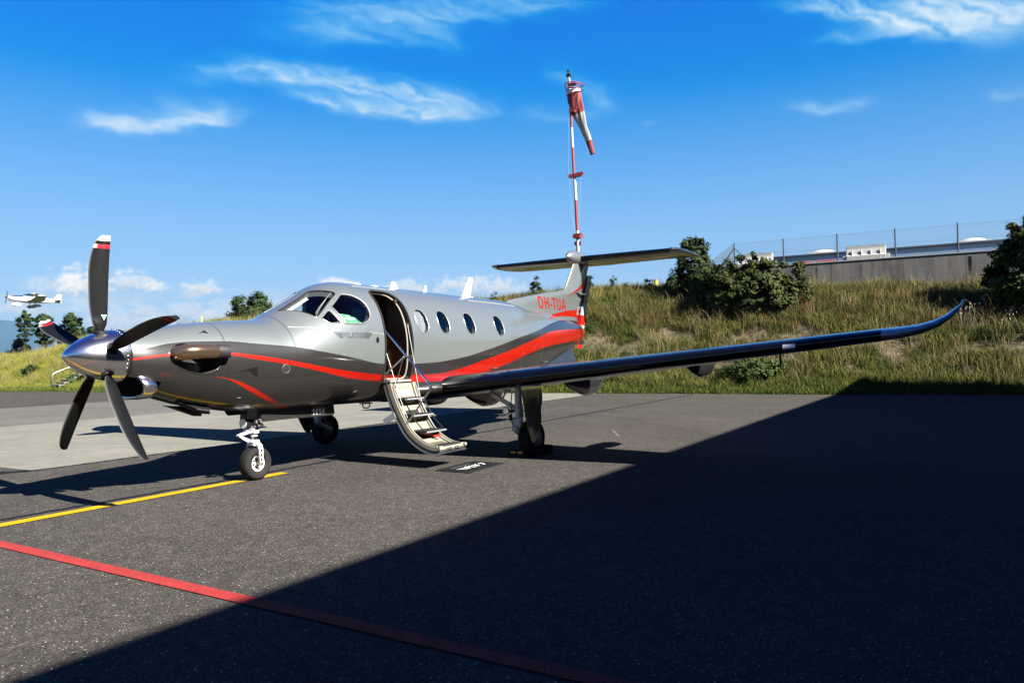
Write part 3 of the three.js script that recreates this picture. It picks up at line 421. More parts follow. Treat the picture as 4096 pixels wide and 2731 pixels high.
// --- nose: spinner, cowl lip, intake, exhaust
const AX = 1.6675;
{
  const prof = curve('0:0 .01:.028 .04:.066 .1:.122 .2:.188 .32:.240 .44:.276 .52:.291 .575:.296'), lp = [];
  for (let k = 0; k <= 40; k++) { const x = .575 * (k / 40) ** 1.5; lp.push(new THREE.Vector2(Math.max(.0004, prof(x)), x)); }
  const g = new THREE.LatheGeometry(lp, 72).rotateZ(-Math.PI / 2).translate(0, AX, 0); g.deleteAttribute('normal'); g.computeVertexNormals();
  const sm = pixelTexture(256, ((a, b, c) => (x, y) => { return .55 + .5 * (a(x, y) - .5) + .35 * (b(x, y) - .5) + .2 * sstep(.55, .8, c(x, y)); })(tileNoise(256, 9, 71), tileNoise(256, 40, 72), tileNoise(256, 22, 73)), false); sm.repeat.set(4, 2);
  part('spinner', toCreasedNormals(g, .9), std([.80, .81, .83], .2, 1), plane);
  part('backplate', new THREE.CylinderGeometry(.3, .3, .022, 64).rotateZ(Math.PI / 2).translate(.587, AX, 0), MAT.black, plane);
  const screws = []; for (let k = 0; k < 40; k++) { const a = k / 40 * Math.PI * 2; screws.push(new THREE.SphereGeometry(.006, 6, 5).translate(.545, AX + .295 * Math.cos(a), .295 * Math.sin(a))); }
  part('spinner_screws', M(screws), MAT.steel, plane).userData.kind = 'stuff';
  // chin intake: polished lip round a dark mouth
  const lip = (t) => { const a = t * Math.PI * 2, s = Math.sin(a), c = Math.cos(a); return [.70 + .05 * Math.cos(a) * 0 + .055 * (1 - Math.abs(c)) * 0 + .045 * (-s), 1.345 + .155 * s - .015 * c * c, .365 * c]; };
  const lipP = Array.from({ length: 40 }, (_, k) => lip(k / 40));
  const lr = lipP.map(([x, y, z], k) => [0, 1, 2, 3, 4, 5, 6, 7, 8, 9].map((j) => { const b = j / 10 * Math.PI * 2, dy = y - 1.345, L = Math.hypot(dy * 2.2, z), uy = dy * 2.2 / L, uz = z / L; return [x + .052 + .085 * -Math.cos(b), y + uy * .028 * Math.sin(b), z + uz * .028 * Math.sin(b)]; }));
  lr.push(lr[0]); const lg = loft(lr, true, false); part('intake_lip', lg, std([.74, .73, .72], .18, 1), plane);
  const disc = []; for (const q of [.999, .5, .01]) disc.push(lipP.map(([x, y, z]) => [.75 + .06 * (1 - q), 1.345 + (y - 1.345) * q, z * q])); part('intake_mouth', loft(disc, true, false), MAT.hole, plane);
  // exhaust stack: bronze stub, elbow out of the side and aft
  const bronze = std([.33, .225, .14], .27, .92, { roughnessMap: roughSmear }), ex = [[1.07, 1.665, .30, .075, .085], [1.045, 1.68, .42, .08, .085], [1.075, 1.695, .50, .085, .088], [1.17, 1.703, .555, .085, .087], [1.3, 1.705, .585, .08, .085], [1.44, 1.705, .60, .072, .08]];
  const cv = new THREE.CatmullRomCurve3(ex.map((e) => V(e.slice(0, 3)))), rings = [];
  for (let k = 0; k <= 22; k++) { const t = k / 22, p = cv.getPoint(t), d = cv.getTangent(t), s = new THREE.Vector3().crossVectors(d, new THREE.Vector3(0, 1, 0)).normalize(), u = new THREE.Vector3().crossVectors(s, d), f = t * (ex.length - 1), i = Math.min(ex.length - 2, Math.floor(f)), w = lerp(ex[i][3], ex[i + 1][3], f - i), h = lerp(ex[i][4], ex[i + 1][4], f - i); rings.push(Array.from({ length: 28 }, (_, j) => { const a = j / 28 * Math.PI * 2; return p.clone().addScaledVector(s, w * Math.cos(a)).addScaledVector(u, h * Math.sin(a)).toArray(); })); }
  const st = part('exhaust_stack', loft(rings, true, false), bronze, plane);
  const last = rings[22], tip = (dx, dz, q) => last.map(([x, y, z]) => [x + dx * (1 - (z - .6) * 3.0), 1.705 + (y - 1.705) * q, .6 + (z - .6) * q + dz]);
  part('sooty_tip', loft([tip(0, 0, 1.02), tip(.09, .012, 1.0), tip(.18, .02, .94), tip(.175, .02, .86), tip(.02, 0, .85)], true, false), std([.012, .011, .011], .55), st);
  part('mouth', loft([tip(.1, .01, .86), tip(.1, .01, .01)], true, false), MAT.hole, st);
  const lipE = EXHAUST; part('recess_lip', skinLine(lipE, .006, .001), MAT.charcoal, plane);
  // flush air scoops and a round louvre
  const scoop = (o, name) => { const a = part(name, skinPane(dense(o, .03), .0025, 3), MAT.hole, plane); return a; };
  scoop([[1.74, 1.452], [1.86, 1.47], [1.96, 1.5], [2.045, 1.512], [2.048, 1.395], [2.03, 1.395], [2.03, 1.478], [1.94, 1.468]], 'air_scoop'); scoop([[1.375, 1.922], [1.44, 1.945], [1.485, 1.966], [1.51, 1.925], [1.497, 1.923], [1.48, 1.948], [1.44, 1.935]], 'air_scoop');
  const lv = round(2.445, 1.478, .055, .055, 2, 28), lo = part('vent_louvre', skinPane(lv, .002, 3), MAT.hole, plane); part('ring', skinLine(lv, .003, .002), MAT.silver, lo);
  for (let k = -3; k <= 3; k++) { const x = 2.445 + k * .0145, h = Math.sqrt(Math.max(0, .052 ** 2 - (x - 2.445) ** 2)); part('slat', tube([[x, 1.478 - h, sideZ(x, 1.478 - h) + .004], [x, 1.478, sideZ(x, 1.478) + .005], [x, 1.478 + h, sideZ(x, 1.478 + h) + .004]], .0035, 6, 4), std([.06, .06, .06], .5, .4), lo); }
  parts('rain_gutter', [tube([[2.64, 2.032], [2.9, 2.022], [3.21, 2.012]].map(([x, y]) => [x, y, sideZ(x, y) + .004]), .006, 20, 5), tube([[6.92, 2.635], [7.6, 2.632], [8.68, 2.622]].map(([x, y]) => [x, y, sideZ(x, y) + .004]), .01, 20, 5), tube([[4.0, 2.69], [4.5, 2.69], [5, 2.69]].map(([x, y]) => [x, y, sideZ(x, y) + .003]), .006, 20, 5)], std([.22, .225, .225], .45, .3), plane);
  const riv = []; for (const [x, y] of [[7.11, 1.64], [7.24, 1.53], [8.4, 1.64], [7.75, 1.41], [8.38, 1.37], [5.39, 1.32]]) riv.push(new THREE.SphereGeometry(.014, 8, 6).scale(1, 1, .4).translate(x, y, sideZ(x, y) + .003));
  part('skin_fittings', M(riv), MAT.chrome, plane).userData.kind = 'stuff';
}
// --- propeller: five feathered sickle blades
{
  const Lc = curve('.24:.03 .30:.05 .36:.092 .48:.13 .625:.147 .80:.152 .91:.152 1.03:.139 1.13:.116 1.22:.08 1.275:.046 1.31:.012 1.335:-.02'), Tc = curve('.24:.03 .30:.048 .36:.08 .48:.094 .625:.097 .91:.104 1.13:.113 1.265:.122 1.335:.122'), Th = curve('.24:.055 .36:.045 .5:.03 .9:.017 1.335:.006');
  const bm = matt([1, 1, 1], .5, { vertexColors: true, specularIntensity: .12 }), rs = []; for (let r = .24; r < 1.335; r += .028) rs.push(r); for (const r of [1.188, 1.1885, 1.232, 1.2325, 1.272, 1.2725, 1.335]) rs.push(r); rs.sort((a, b) => a - b);
  const K = 11, pos = [], col = [], idx = [], FE = 75 * DEG;
  for (const side of [1, -1]) {
    const o = pos.length / 3;
    rs.forEach((r, i) => { for (let k = 0; k <= K; k++) {
      const t = k / K, W = lerp(1, .8, sstep(.26, .42, r)), L = Lc(r) * W, T = Tc(r) * W, c = lerp(L, -T, t), th = Th(r) * Math.sqrt(Math.max(0, 4 * t * (1 - t))) * (1.25 - .5 * t), tw = FE + (.75 - r) * .14, cx = -Math.sin(tw) * c, cz = -Math.cos(tw) * c, nx = -Math.cos(tw), nz = Math.sin(tw), cam = .018 * 4 * t * (1 - t) * (r > .4 ? 1 : 0);
      const n = side * th * .55 + -cam; pos.push(cx + nx * n, r, cz + nz * n);
      const tipB = r >= 1.2725, red = r >= 1.1885 && r <= 1.232, le = t < .06; col.push(...(side > 0 && tipB ? [.36, .36, .36] : side > 0 && red ? (t < .2 ? [.3, .22, .22] : [.26, .012, .02]) : le ? [.07, .07, .073] : [.0042, .0047, .0055]));
      if (i && k) { const a = o + (i - 1) * (K + 1) + k - 1, b = a + 1, d = a + K + 1, e = d + 1; side > 0 ? idx.push(a, b, d, b, e, d) : idx.push(a, d, b, b, d, e); }
    } });
  }
  const g = new THREE.BufferGeometry(); g.setAttribute('position', new THREE.Float32BufferAttribute(pos, 3)); g.setAttribute('color', new THREE.Float32BufferAttribute(col, 3)); g.setIndex(idx); g.computeVertexNormals();
  const cuff = M([rod([0, .17, 0], [0, .27, 0], .05, .045, 16), new THREE.TorusGeometry(.058, .014, 8, 24).rotateX(Math.PI / 2).translate(0, .262, 0)]);
  const sticker = (() => { const s = new THREE.Shape(); s.moveTo(0, -.035); s.lineTo(.03, .024); s.lineTo(-.03, .024); return new THREE.ShapeGeometry(s); })(), sticker2 = (() => { const s = new THREE.Shape(); s.moveTo(0, -.024); s.lineTo(.021, .017); s.lineTo(-.021, .017); return new THREE.ShapeGeometry(s); })();
  for (let k = 0; k < 5; k++) {
    const b = part('propeller_blade', g, bm, plane); b.position.set(.40, AX, 0); b.rotation.x = .02 + k * Math.PI * 2 / 5;
    part('blade_root', cuff, MAT.black, b);
    if (!k) { const tw = FE + (.75 - .42) * .14, put = (geo, m, d) => { const q = part('maker_sticker', geo, m, b); const nv = new THREE.Vector3(-Math.cos(tw), 0, Math.sin(tw)); q.rotation.y = Math.atan2(nv.x, nv.z); q.position.set(-Math.sin(tw) * -.03, .43, -Math.cos(tw) * -.03).addScaledVector(nv, d); }; put(sticker, MAT.whiteMatt, .027); put(sticker2, std([.01, .16, .07], .5), .029); }
  }
}
// --- lifting surfaces
// section: LE point, chord, thickness ratio, incidence, cant (0 flat wing .. 90 upright)
function foilRing(s, n, t0 = 1, out = 0) { // t0: share of the chord, from the leading edge, that is drawn
  const [x, y, z, ch, th, inc = 0, cant = 0, cam = .018] = s, r = [], ci = Math.cos(inc * DEG), si = Math.sin(inc * DEG), cc = Math.cos(cant * DEG), sc = Math.sin(cant * DEG);
  for (let k = 0; k <= n; k++) {
    const u = -1 + 2 * k / n, q = Math.abs(u), c = t0 * q * q, yt = 5 * th * (.2969 * Math.sqrt(c) - .126 * c - .3516 * c * c + .2843 * c ** 3 - .1015 * c ** 4), yy = Math.sign(u) * yt + cam * 4 * c * (1 - c) + out / ch * Math.sign(u || 1) * (q > .02 ? 1 : 0), a = (c - (q < .35 ? out / ch * (1 - q / .35) : 0)) * ch, b = yy * ch;
    r.push([x + a * ci + b * si, y + (-a * si + b * ci) * cc, z - (b) * sc]);
  }
  return r;
}
function interpSec(list, n) { const out = []; for (let i = 0; i + 1 < list.length; i++) for (let k = 0; k < n; k++) out.push(list[i].map((v, j) => lerp(v, (list[i + 1][j] ?? 0), k / n))); out.push(list[list.length - 1]); return out; }
const outwardGeo = (g) => { const p = g.attributes.position, i = g.index.array; let v = 0; const A = new THREE.Vector3(), B = new THREE.Vector3(), C = new THREE.Vector3(); for (let k = 0; k < i.length; k += 3) { A.fromBufferAttribute(p, i[k]); B.fromBufferAttribute(p, i[k + 1]); C.fromBufferAttribute(p, i[k + 2]); v += A.dot(B.cross(C)); } const q = v < 0 ? flipped(g) : g; q.computeVertexNormals(); return q; };
//             x     y     z    chord  t/c  inc cant cam
const WSEC = [[5.18, 1.075, .70, 2.25, .165, 2.2, 0, .02], [5.22, 1.215, 2.1, 2.05, .16, 2, 0, .02], [5.36, 1.45, 4.5, 1.66, .15, 1.6, 0, .02], [5.5, 1.735, 7.32, 1.22, .13, 1, 0, .02]];
const TIPSEC = [[5.5, 1.735, 7.32, 1.22, .13, 1, 0, .02], [5.535, 1.757, 7.52, 1.16, .125, 1, 10, .02], [5.61, 1.795, 7.72, 1.04, .12, .5, 22, .015], [5.74, 1.86, 7.89, .88, .115, 0, 36, .01], [5.90, 1.945, 8.02, .70, .11, 0, 46, .01], [6.06, 2.035, 8.11, .52, .11, 0, 50, .01], [6.2, 2.10, 8.165, .32, .10, 0, 50, .005], [6.3, 2.135, 8.19, .13, .09, 0, 50, 0]];
const wingSkin = MAT.charcoal, under = phys([.15, .152, .155], .38, .45, { clearcoat: .8, clearcoatRoughness: .15 });
function wingGeo() {
  const rings = interpSec(WSEC, 6).map((s) => foilRing(s, 48)), up = rings.map((r) => r.slice(24)), lo = rings.map((r) => r.slice(0, 25));
  return [loft(up, false, false), loft(lo, false, false), outwardGeo(loft(interpSec(TIPSEC, 3).map((s) => foilRing(s, 40)))), loft(interpSec(WSEC, 8).map((s) => foilRing(s, 28, .085, .0045)), false, false)];
}
const pod = (z, y, x0, x1, h, w) => { const r = []; for (let k = 0; k <= 22; k++) { const t = k / 22, f = Math.sqrt(Math.max(.0004, 1 - (2 * Math.max(0, t - .55) / .9) ** 4)) * Math.min(1, (t / .5) ** .62), x = lerp(x0, x1, t), yt = y - .008 * (t - .5); r.push(Array.from({ length: 20 }, (_, j) => { const a = j / 20 * Math.PI * 2, s = Math.sin(a); return [x, yt + (s > 0 ? .07 : h) * f * s, z + w * f * Math.cos(a)]; })); } return outwardGeo(loft(r)); };
for (const s of [1, -1]) {
  const mir = (g) => (s > 0 ? g : mirrorZ(g)), [up, lo, tip, boot] = wingGeo(), w = part('wing', mir(up), wingSkin, plane);
  part('wing_underside', mir(lo), under, w); part('winglet', mir(tip), phys([.26, .28, .30], .3, .3, { clearcoat: 1, clearcoatRoughness: .05 }), w, 'upturned tip with bare bright leading edge'); part('deicing_boot', mir(boot), MAT.boot, w);
  for (const [z, y, x0, x1, h, wd] of [[.62, .98, 6.45, 7.75, .30, .14], [2.62, 1.15, 6.45, 7.9, .255, .135], [4.62, 1.42, 6.52, 7.92, .225, .12]]) part('flap_fairing', mir(pod(z, y, x0, x1, h, wd)), MAT.charcoal, w);
  if (s > 0) {
    const st = foilRing([5.435, 1.612, 6.22, 1.39, .138, 1.3, 0, .02], 28, .1, .008), en = foilRing([5.446, 1.627, 6.37, 1.37, .138, 1.3, 0, .02], 28, .1, .008);
    part('stall_plate', loft([st.slice(10, 21), en.slice(10, 21)], false, false), std([.45, .47, .5], .3, .7), w);
    part('pitot_probe', M([rod([5.75, 1.58, 6.13], [5.76, 1.42, 6.13], .014), tube([[5.76, 1.43, 6.13], [5.74, 1.395, 6.13], [5.66, 1.388, 6.125], [5.58, 1.388, 6.12]], .013, 14, 6)]), MAT.black, w);
    parts('drain_stub', [rod([5.9, 1.45, 4.9], [5.9, 1.36, 4.9], .012), new THREE.SphereGeometry(.03, 10, 8).translate(5.8, 1.6, 6.45), new THREE.SphereGeometry(.025, 10, 8).translate(5.9, 1.52, 5.75)], MAT.black, w);
    part('tip_lamp', new THREE.SphereGeometry(.035, 10, 8).scale(2.4, .8, 1).translate(6.42, 2.135, 8.185), std([.12, .1, .06], .2), w);
    parts('access_cover', [new THREE.CylinderGeometry(.075, .075, .008, 24).rotateX(-.1).translate(5.72, 1.395, 1.75), new THREE.CylinderGeometry(.075, .075, .008, 24).rotateX(-.1).translate(5.75, 1.485, 2.65)], std([.03, .03, .03], .5), w);
  } else { const r = []; for (let k = 0; k <= 16; k++) { const t = k / 16, f = Math.sqrt(Math.max(.0009, 1 - (1 - Math.min(1, t / .5)) ** 2)); r.push(Array.from({ length: 18 }, (_, j) => { const a = j / 18 * Math.PI * 2; return [4.72 + 1.5 * t, 1.655 + .19 * f * Math.sin(a) * (t > .6 ? 1 - (t - .6) : 1), -6.9 + .19 * f * Math.cos(a) * (t > .6 ? 1 - (t - .6) : 1)]; })); } part('radar_pod', outwardGeo(loft(r)), MAT.black, w); }
}
// wing-to-body fairing, wearing the same stripes
{
  const A = curve('4.52:.60 4.66:.80 4.8:.925 4.95:1.02 5.2:1.12 5.6:1.17 7:1.16 8:1.02 8.7:.8 9.1:.6'), T = curve('4.52:1.16 4.7:1.33 4.95:1.44 5.2:1.5 6:1.50 7:1.42 8:1.34 8.7:1.3 9.1:1.28'), B = curve('4.52:1.1 4.7:.95 4.95:.885 5.5:.87 7.4:.875 8.3:.94 9.1:1.15'), rings = [];
  for (let x = 4.52; x <= 9.1; x += .05) { const a = A(x), t = T(x), b = B(x), c = lerp(b, t, .38); rings.push(Array.from({ length: 64 }, (_, j) => { const th = j / 64 * Math.PI * 2, s = Math.sin(th), k = Math.cos(th); return s > 0 ? [x, c + (t - c) * (s ** 1.25), a * Math.sign(k) * (Math.abs(k) ** (s > 0 ? 1.15 : 1)) ] : [x, c + (c - b) * s, a * Math.sign(k) * Math.abs(k) ** .8]; })); }
  part('wing_fairing', liveryUV(outwardGeo(loft(rings))), paint, plane);
}
// fin with long dorsal fillet, rudder, bullet and tailplane
{
  const sec = (y) => { const le = curve('2.3:8.6 2.75:8.95 2.88:9.6 3.0:10.35 3.1:11 3.17:11.52 3.22:11.72 3.35:11.86 3.6:12.05 4.0:12.36')(y), te = curve('1.7:12.3 1.87:12.42 2.48:12.62 3.09:12.85 3.71:13.12 4.0:13.24')(y), th = curve('2.3:.075 2.75:.07 3.1:.072 3.25:.09 3.5:.095 4:.09')(y); return [le, te, th]; };
  const ring = (y, n = 44) => { const [le, te, w] = sec(y), out = []; for (let k = 0; k < n; k++) { const u = -1 + 2 * k / n, q = Math.abs(u), c = q * q, lead = Math.min(1, (c * (te - le) / .62)) ** .5, t = Math.min(lead, 1) * w * (1 - .78 * sstep(.45, 1, c)) * (y < 3.2 ? lerp(1, 1, c) : 1) + .004; out.push([le + c * (te - le), y, Math.sign(u || 1) * (q < .001 ? 0 : t)]); } return out; };
  const ys = [2.3, 2.5, 2.7, 2.8, 2.88, 2.95, 3.02, 3.08, 3.13, 3.17, 3.2, 3.24, 3.3, 3.38, 3.5, 3.65, 3.8, 3.95]; 
  part('fin', liveryUV(outwardGeo(loft(ys.map((y) => ring(y))))), paint, plane);
  // rudder: slim surface behind the fin with banded trailing edge
  const rb = (a, b, m, parent, nm, o = 0) => { const f = (y) => { const te = sec(y)[1]; return [[te - .005, y, -.024 - o], [te + .26 + o, y, -.008 - o], [te + .26 + o, y, .008 + o], [te - .005, y, .024 + o]]; }; const n = 4, r = []; for (let k = 0; k <= n; k++) r.push(f(lerp(a, b, k / n))); return part(nm, toCreasedNormals(outwardGeo(loft(r)), .35), m, parent); };
  const rud = rb(1.80, 3.66, MAT.silver, plane, 'rudder');
  for (const [a, b, m] of [[1.78, 2.02, MAT.redPaint], [2.02, 2.12, MAT.silver], [2.27, 2.36, MAT.white], [2.36, 2.62, MAT.redPaint], [2.62, 2.92, MAT.white], [3.3, 3.5, MAT.redPaint]]) rb(a, b, m, rud, 'painted_band', .002);
  parts('rudder_hinge', [box(.07, .05, .07, 12.88, 2.5, 0), box(.09, .06, .08, 12.68, 1.93, 0)], MAT.black, rud);
  part('tail_cone', outwardGeo(loft([0, .35, .7, 1].map((t) => Array.from({ length: 20 }, (_, j) => { const a = j / 20 * Math.PI * 2; return [lerp(12.3, 12.7, t), lerp(2.14, 1.86, t * .25) + lerp(.24, .1, t) * Math.sin(a) - .12 * t, lerp(.19, .02, t) * Math.cos(a)]; })))), MAT.charcoal, plane);
  part('trim_wedge', M([loft([[[12.27, 3.17, .07], [12.9, 3.145, .05], [12.9, 3.145, .16], [12.5, 3.15, .14]], [[12.27, 3.155, .07], [12.9, 3.13, .05], [12.9, 3.13, .16], [12.5, 3.135, .14]]])]), MAT.silver, plane);
  // bullet at the top of the fin
  const br = []; for (let k = 0; k <= 30; k++) { const t = k / 30, x = lerp(11.93, 13.95, t), f = t < .25 ? Math.sqrt(1 - (1 - t / .25) ** 2) : 1 - .93 * sstep(.35, 1, t); br.push(Array.from({ length: 28 }, (_, j) => { const a = j / 28 * Math.PI * 2; return [x, 4.04 + .012 * k / 30 + Math.max(.004, f) * (Math.sin(a) > 0 ? .185 : .14) * Math.sin(a), Math.max(.004, f) * .135 * Math.cos(a)]; })); }
  part('tail_bullet', outwardGeo(loft(br)), MAT.silver, plane);
  const TS = [[12.44, 4.045, .06, 1.84, .10, 0, 0, 0], [12.50, 4.05, 1.3, 1.70, .10, 0, 0, 0], [12.56, 4.055, 2.42, 1.58, .095, 0, 0, 0]], HS = [[12.44, 4.055, 2.425, 1.70, .085, 0, 0, 0], [12.48, 4.055, 2.54, 1.64, .08, 0, 0, 0], [12.75, 4.055, 2.64, 1.28, .07, 0, 0, 0], [13.4, 4.055, 2.69, .6, .07, 0, 0, 0]];
  for (const s of [1, -1]) {
    const mir = (g) => (s > 0 ? g : mirrorZ(g)), t = part('tailplane', mir(outwardGeo(loft(interpSec(TS, 3).map((q) => foilRing(q, 36))))), MAT.charcoal, plane);
    part('elevator_horn', mir(outwardGeo(loft(interpSec(HS, 2).map((q) => foilRing(q, 30))))), MAT.charcoal, t); part('deicing_boot', mir(loft(interpSec(TS, 3).map((q) => foilRing(q, 20, .09, .004)), false, false)), MAT.boot, t);
    parts('static_wick', [rod([14.08, 4.03, 2.3], [14.22, 4.0, 2.33], .003, .002, 5), rod([14.1, 4.03, 1.7], [14.24, 4.0, 1.72], .003, .002, 5)].map(mir), MAT.black, t);
    part('ventral_strake', mir(loft([[[10.1, 1.36, .22], [11.7, 1.82, .17], [11.68, 1.47, .30], [10.9, 1.36, .27]], [[10.1, 1.36, .235], [11.7, 1.82, .185], [11.68, 1.47, .315], [10.9, 1.36, .285]]])), MAT.charcoal, plane);
  }
}
// roof antennas
for (const [x, z, l, h, w, sw, d] of [[7.30, .05, .30, .40, .028, .26, 0], [5.13, .12, .22, .115, .06, .05, 0], [6.15, .02, .1, .13, .016, .06, 0], [4.40, .06, .16, .018, .08, 0, 1], [4.78, .08, .16, .016, .08, 0, 1]]) {
  const y = topY(x + l / 2, z) - .01, g = d ? new THREE.SphereGeometry(.5, 20, 10, 0, 6.3, 0, 1.57).scale(l, h * 3, w * 2).translate(x, y, z) : loft([0, .9, 1].map((t) => Array.from({ length: 16 }, (_, j) => { const a = j / 16 * Math.PI * 2, q = lerp(1, .45, t); return [x + sw * t + l * q * (.5 + .5 * Math.cos(a)), y + h * t + (t > .95 ? .004 : 0), z + w * (1 - .4 * t) * Math.sin(a) * .5 * (t > .95 ? .3 : 1)]; })));
  const a = part('antenna', d ? g : outwardGeo(g), MAT.white, plane); if (h > .3) part('foot', box(.36, .02, .07, x + .16, y + .012, z, 0, 0, -.004, .008), MAT.white, a);
}
part('belly_antenna', M([tube([[4.35, .91, .2], [4.37, .84, .2], [4.5, .84, .2], [4.52, .91, .2]], .01, 16, 6), box(.2, .015, .1, 4.43, .9, .2)]), MAT.black, plane);
part('belly_scoop', M([loft([[[1.33, 1.06, -.3], [1.33, 1.06, -.12], [1.34, 1.05, -.12], [1.34, 1.05, -.3]], [[1.75, .9, -.3], [1.75, .9, -.12], [1.75, 1.02, -.12], [1.75, 1.02, -.3]]]), loft([[[1.2, 1.12, .02], [1.2, 1.12, .22], [1.21, 1.1, .22], [1.21, 1.1, .02]], [[1.62, .945, .02], [1.62, .945, .22], [1.62, 1.02, .22], [1.62, 1.02, .02]]])]), MAT.black, plane);

// --- landing gear
function wheel(parent, x, y, z, R, W, rimMat, seed) {
  const p = []; const prof = [[.46, .30], [.52, .44], [.62, .52], [.78, .56], [.9, .5], [.965, .36], [.99, .18], [1, 0]]; for (const [r, w] of prof) p.push(new THREE.Vector2(r * R, w * W)); for (const [r, w] of prof.slice(0, -1).reverse()) p.push(new THREE.Vector2(r * R, -w * W));
  const cv = new THREE.SplineCurve(p), wpart = part('wheel', new THREE.LatheGeometry(cv.getPoints(44), 56).rotateX(Math.PI / 2).translate(x, y, z), MAT.rubber, parent);
  const gr = []; for (const o of [-.16, 0, .16]) gr.push(new THREE.TorusGeometry(R * (1 - Math.abs(o) * .07), .0035, 5, 64).translate(x, y, z + o * W)); part('groove', M(gr), MAT.hole, wpart);
  const rim = []; for (const s of [1, -1]) rim.push(new THREE.LatheGeometry([[.0, .2], [.1, .2], [.14, .12], [.3, .1], [.36, .22], [.43, .34], [.47, .37], [.495, .33], [.48, .26]].map(([r, w]) => new THREE.Vector2(r * R, w * W)), 48).rotateX(Math.PI / 2 * s).translate(x, y, z));
  part('rim', M(rim), rimMat, wpart);
  const hs = []; for (let k = 0; k < 6; k++) { const a = k / 6 * Math.PI * 2 + .3; hs.push(new THREE.CylinderGeometry(.055 * R, .055 * R, .01, 12).rotateX(Math.PI / 2).translate(x + .22 * R * Math.cos(a), y + .22 * R * Math.sin(a), z + .118 * W)); } part('rim_hole', M(hs), MAT.hole, wpart).userData.kind = 'stuff';
  return wpart;
}
{
  const g = MAT.gearWhite, n = part('nose_gear_leg', M([rod([2.455, .98, 0], [2.455, .665, 0], .058, .05, 20), box(.06, .27, .16, 2.44, .83, 0, 0, 0, 0, .02), rod([2.43, .78, -.12], [2.43, .78, .12], .03)]), MAT.gearGrey, plane);
  part('oleo', rod([2.455, .70, 0], [2.455, .50, 0], .033, .033, 20), MAT.chrome, n);
  part('collar', M([box(.10, .075, .13, 2.45, .655, 0, 0, 0, 0, .018), rod([2.455, .60, 0], [2.455, .582, 0], .048), box(.105, .085, .15, 2.445, .495, 0, 0, 0, 0, .018)]), g, n);
  const arm = (a, b) => [bar([a[0], a[1], .045], [b[0], b[1], .018], .016, .026), bar([a[0], a[1], -.045], [b[0], b[1], -.018], .016, .026)];
  part('torque_link', M([...arm([2.42, .66], [2.215, .615]), ...arm([2.41, .51], [2.215, .605]), rod([2.215, .61, -.03], [2.215, .61, .03], .018)]), g, n);
  const fork = (s) => { const sh = []; for (const [x, y, z, w, d] of [[2.455, .50, .05, .07, .05], [2.46, .475, .085, .075, .045], [2.465, .42, .112, .07, .03], [2.468, .32, .118, .06, .026], [2.47, .24, .118, .055, .026], [2.472, .195, .118, .036, .024]]) sh.push([[x - w / 2, y, s * (z + d / 2)], [x + w / 2, y, s * (z + d / 2)], [x + w / 2, y, s * (z - d / 2)], [x - w / 2, y, s * (z - d / 2)]]); return toCreasedNormals(outwardGeo(loft(sh)), .5); };
  for (const s of [1, -1]) part('fork', fork(s), g, n);
  parts('fork_slot', [.40, .335, .275].map((y) => box(.024, .034, .012, 2.467, y, .1285)), MAT.hole, n);
  part('axle_nut', M([rod([2.47, .2225, -.14], [2.47, .2225, .142], .02, .02, 6)]), std([.3, .26, .17], .35, .9), n);
  const lampBody = part('taxi_light', M([rod([2.40, .765, .0], [2.30, .765, .0], .05, .075, 24), rod([2.30, .765, 0], [2.285, .765, 0], .078, .078, 24)]), MAT.black, n); part('lens', rod([2.284, .765, 0], [2.28, .765, 0], .066, .064, 24), MAT.lens, lampBody);
  parts('gear_bracket', [box(.2, .03, .09, 2.14, .985, .12, 0, 0, .05, .012), box(.18, .02, .1, 2.3, .975, .1, 0, .2, 0, .01), rod([2.36, .83, -.1], [2.36, .83, .1], .012), rod([2.5, .75, .06], [2.55, .72, .06], .02)], MAT.steel, n);
  wheel(n, 2.47, .2225, 0, .2225, .165, MAT.white, 1);
  // bay doors
  const dr = (s) => { const z = .21 * s; return [[2.40, .93, z * .95], [2.40, .785, z], [2.95, .785, z], [3.70, .775, z], [3.725, .80, z], [3.72, .93, z * .95]]; };
  const slab = (o, t) => outwardGeo(loft([o, o.map(([x, y, z]) => [x, y, z + t])]));
  const d1 = part('nose_gear_door', slab(dr(1), .014), MAT.charcoal, plane); part('nose_gear_door', slab(dr(-1), .014), MAT.charcoal, plane);
  const [nc, nx] = canvas(256, 128); nx.fillStyle = '#2a2928'; nx.fillRect(0, 0, 256, 128); nx.fillStyle = '#f2f2f0'; nx.font = 'bold 112px sans-serif'; const w = nx.measureText('1614').width; nx.save(); nx.translate(12, 108); nx.scale(232 / w, 1.05); nx.fillText('1614', 0, 0); nx.restore();
  const num = new THREE.PlaneGeometry(.275, .118).translate(3.40, .852, .2275); part('number_plate', num, std([1, 1, 1], .5, 0, { map: canvasTex(nc) }), d1, 'grey number 1614 on the black door');
  part('fore_door', slab([[2.12, .96, -.2], [2.2, .87, -.2], [2.44, .87, -.2], [2.44, .95, -.2]], .012), MAT.charcoal, plane);
}
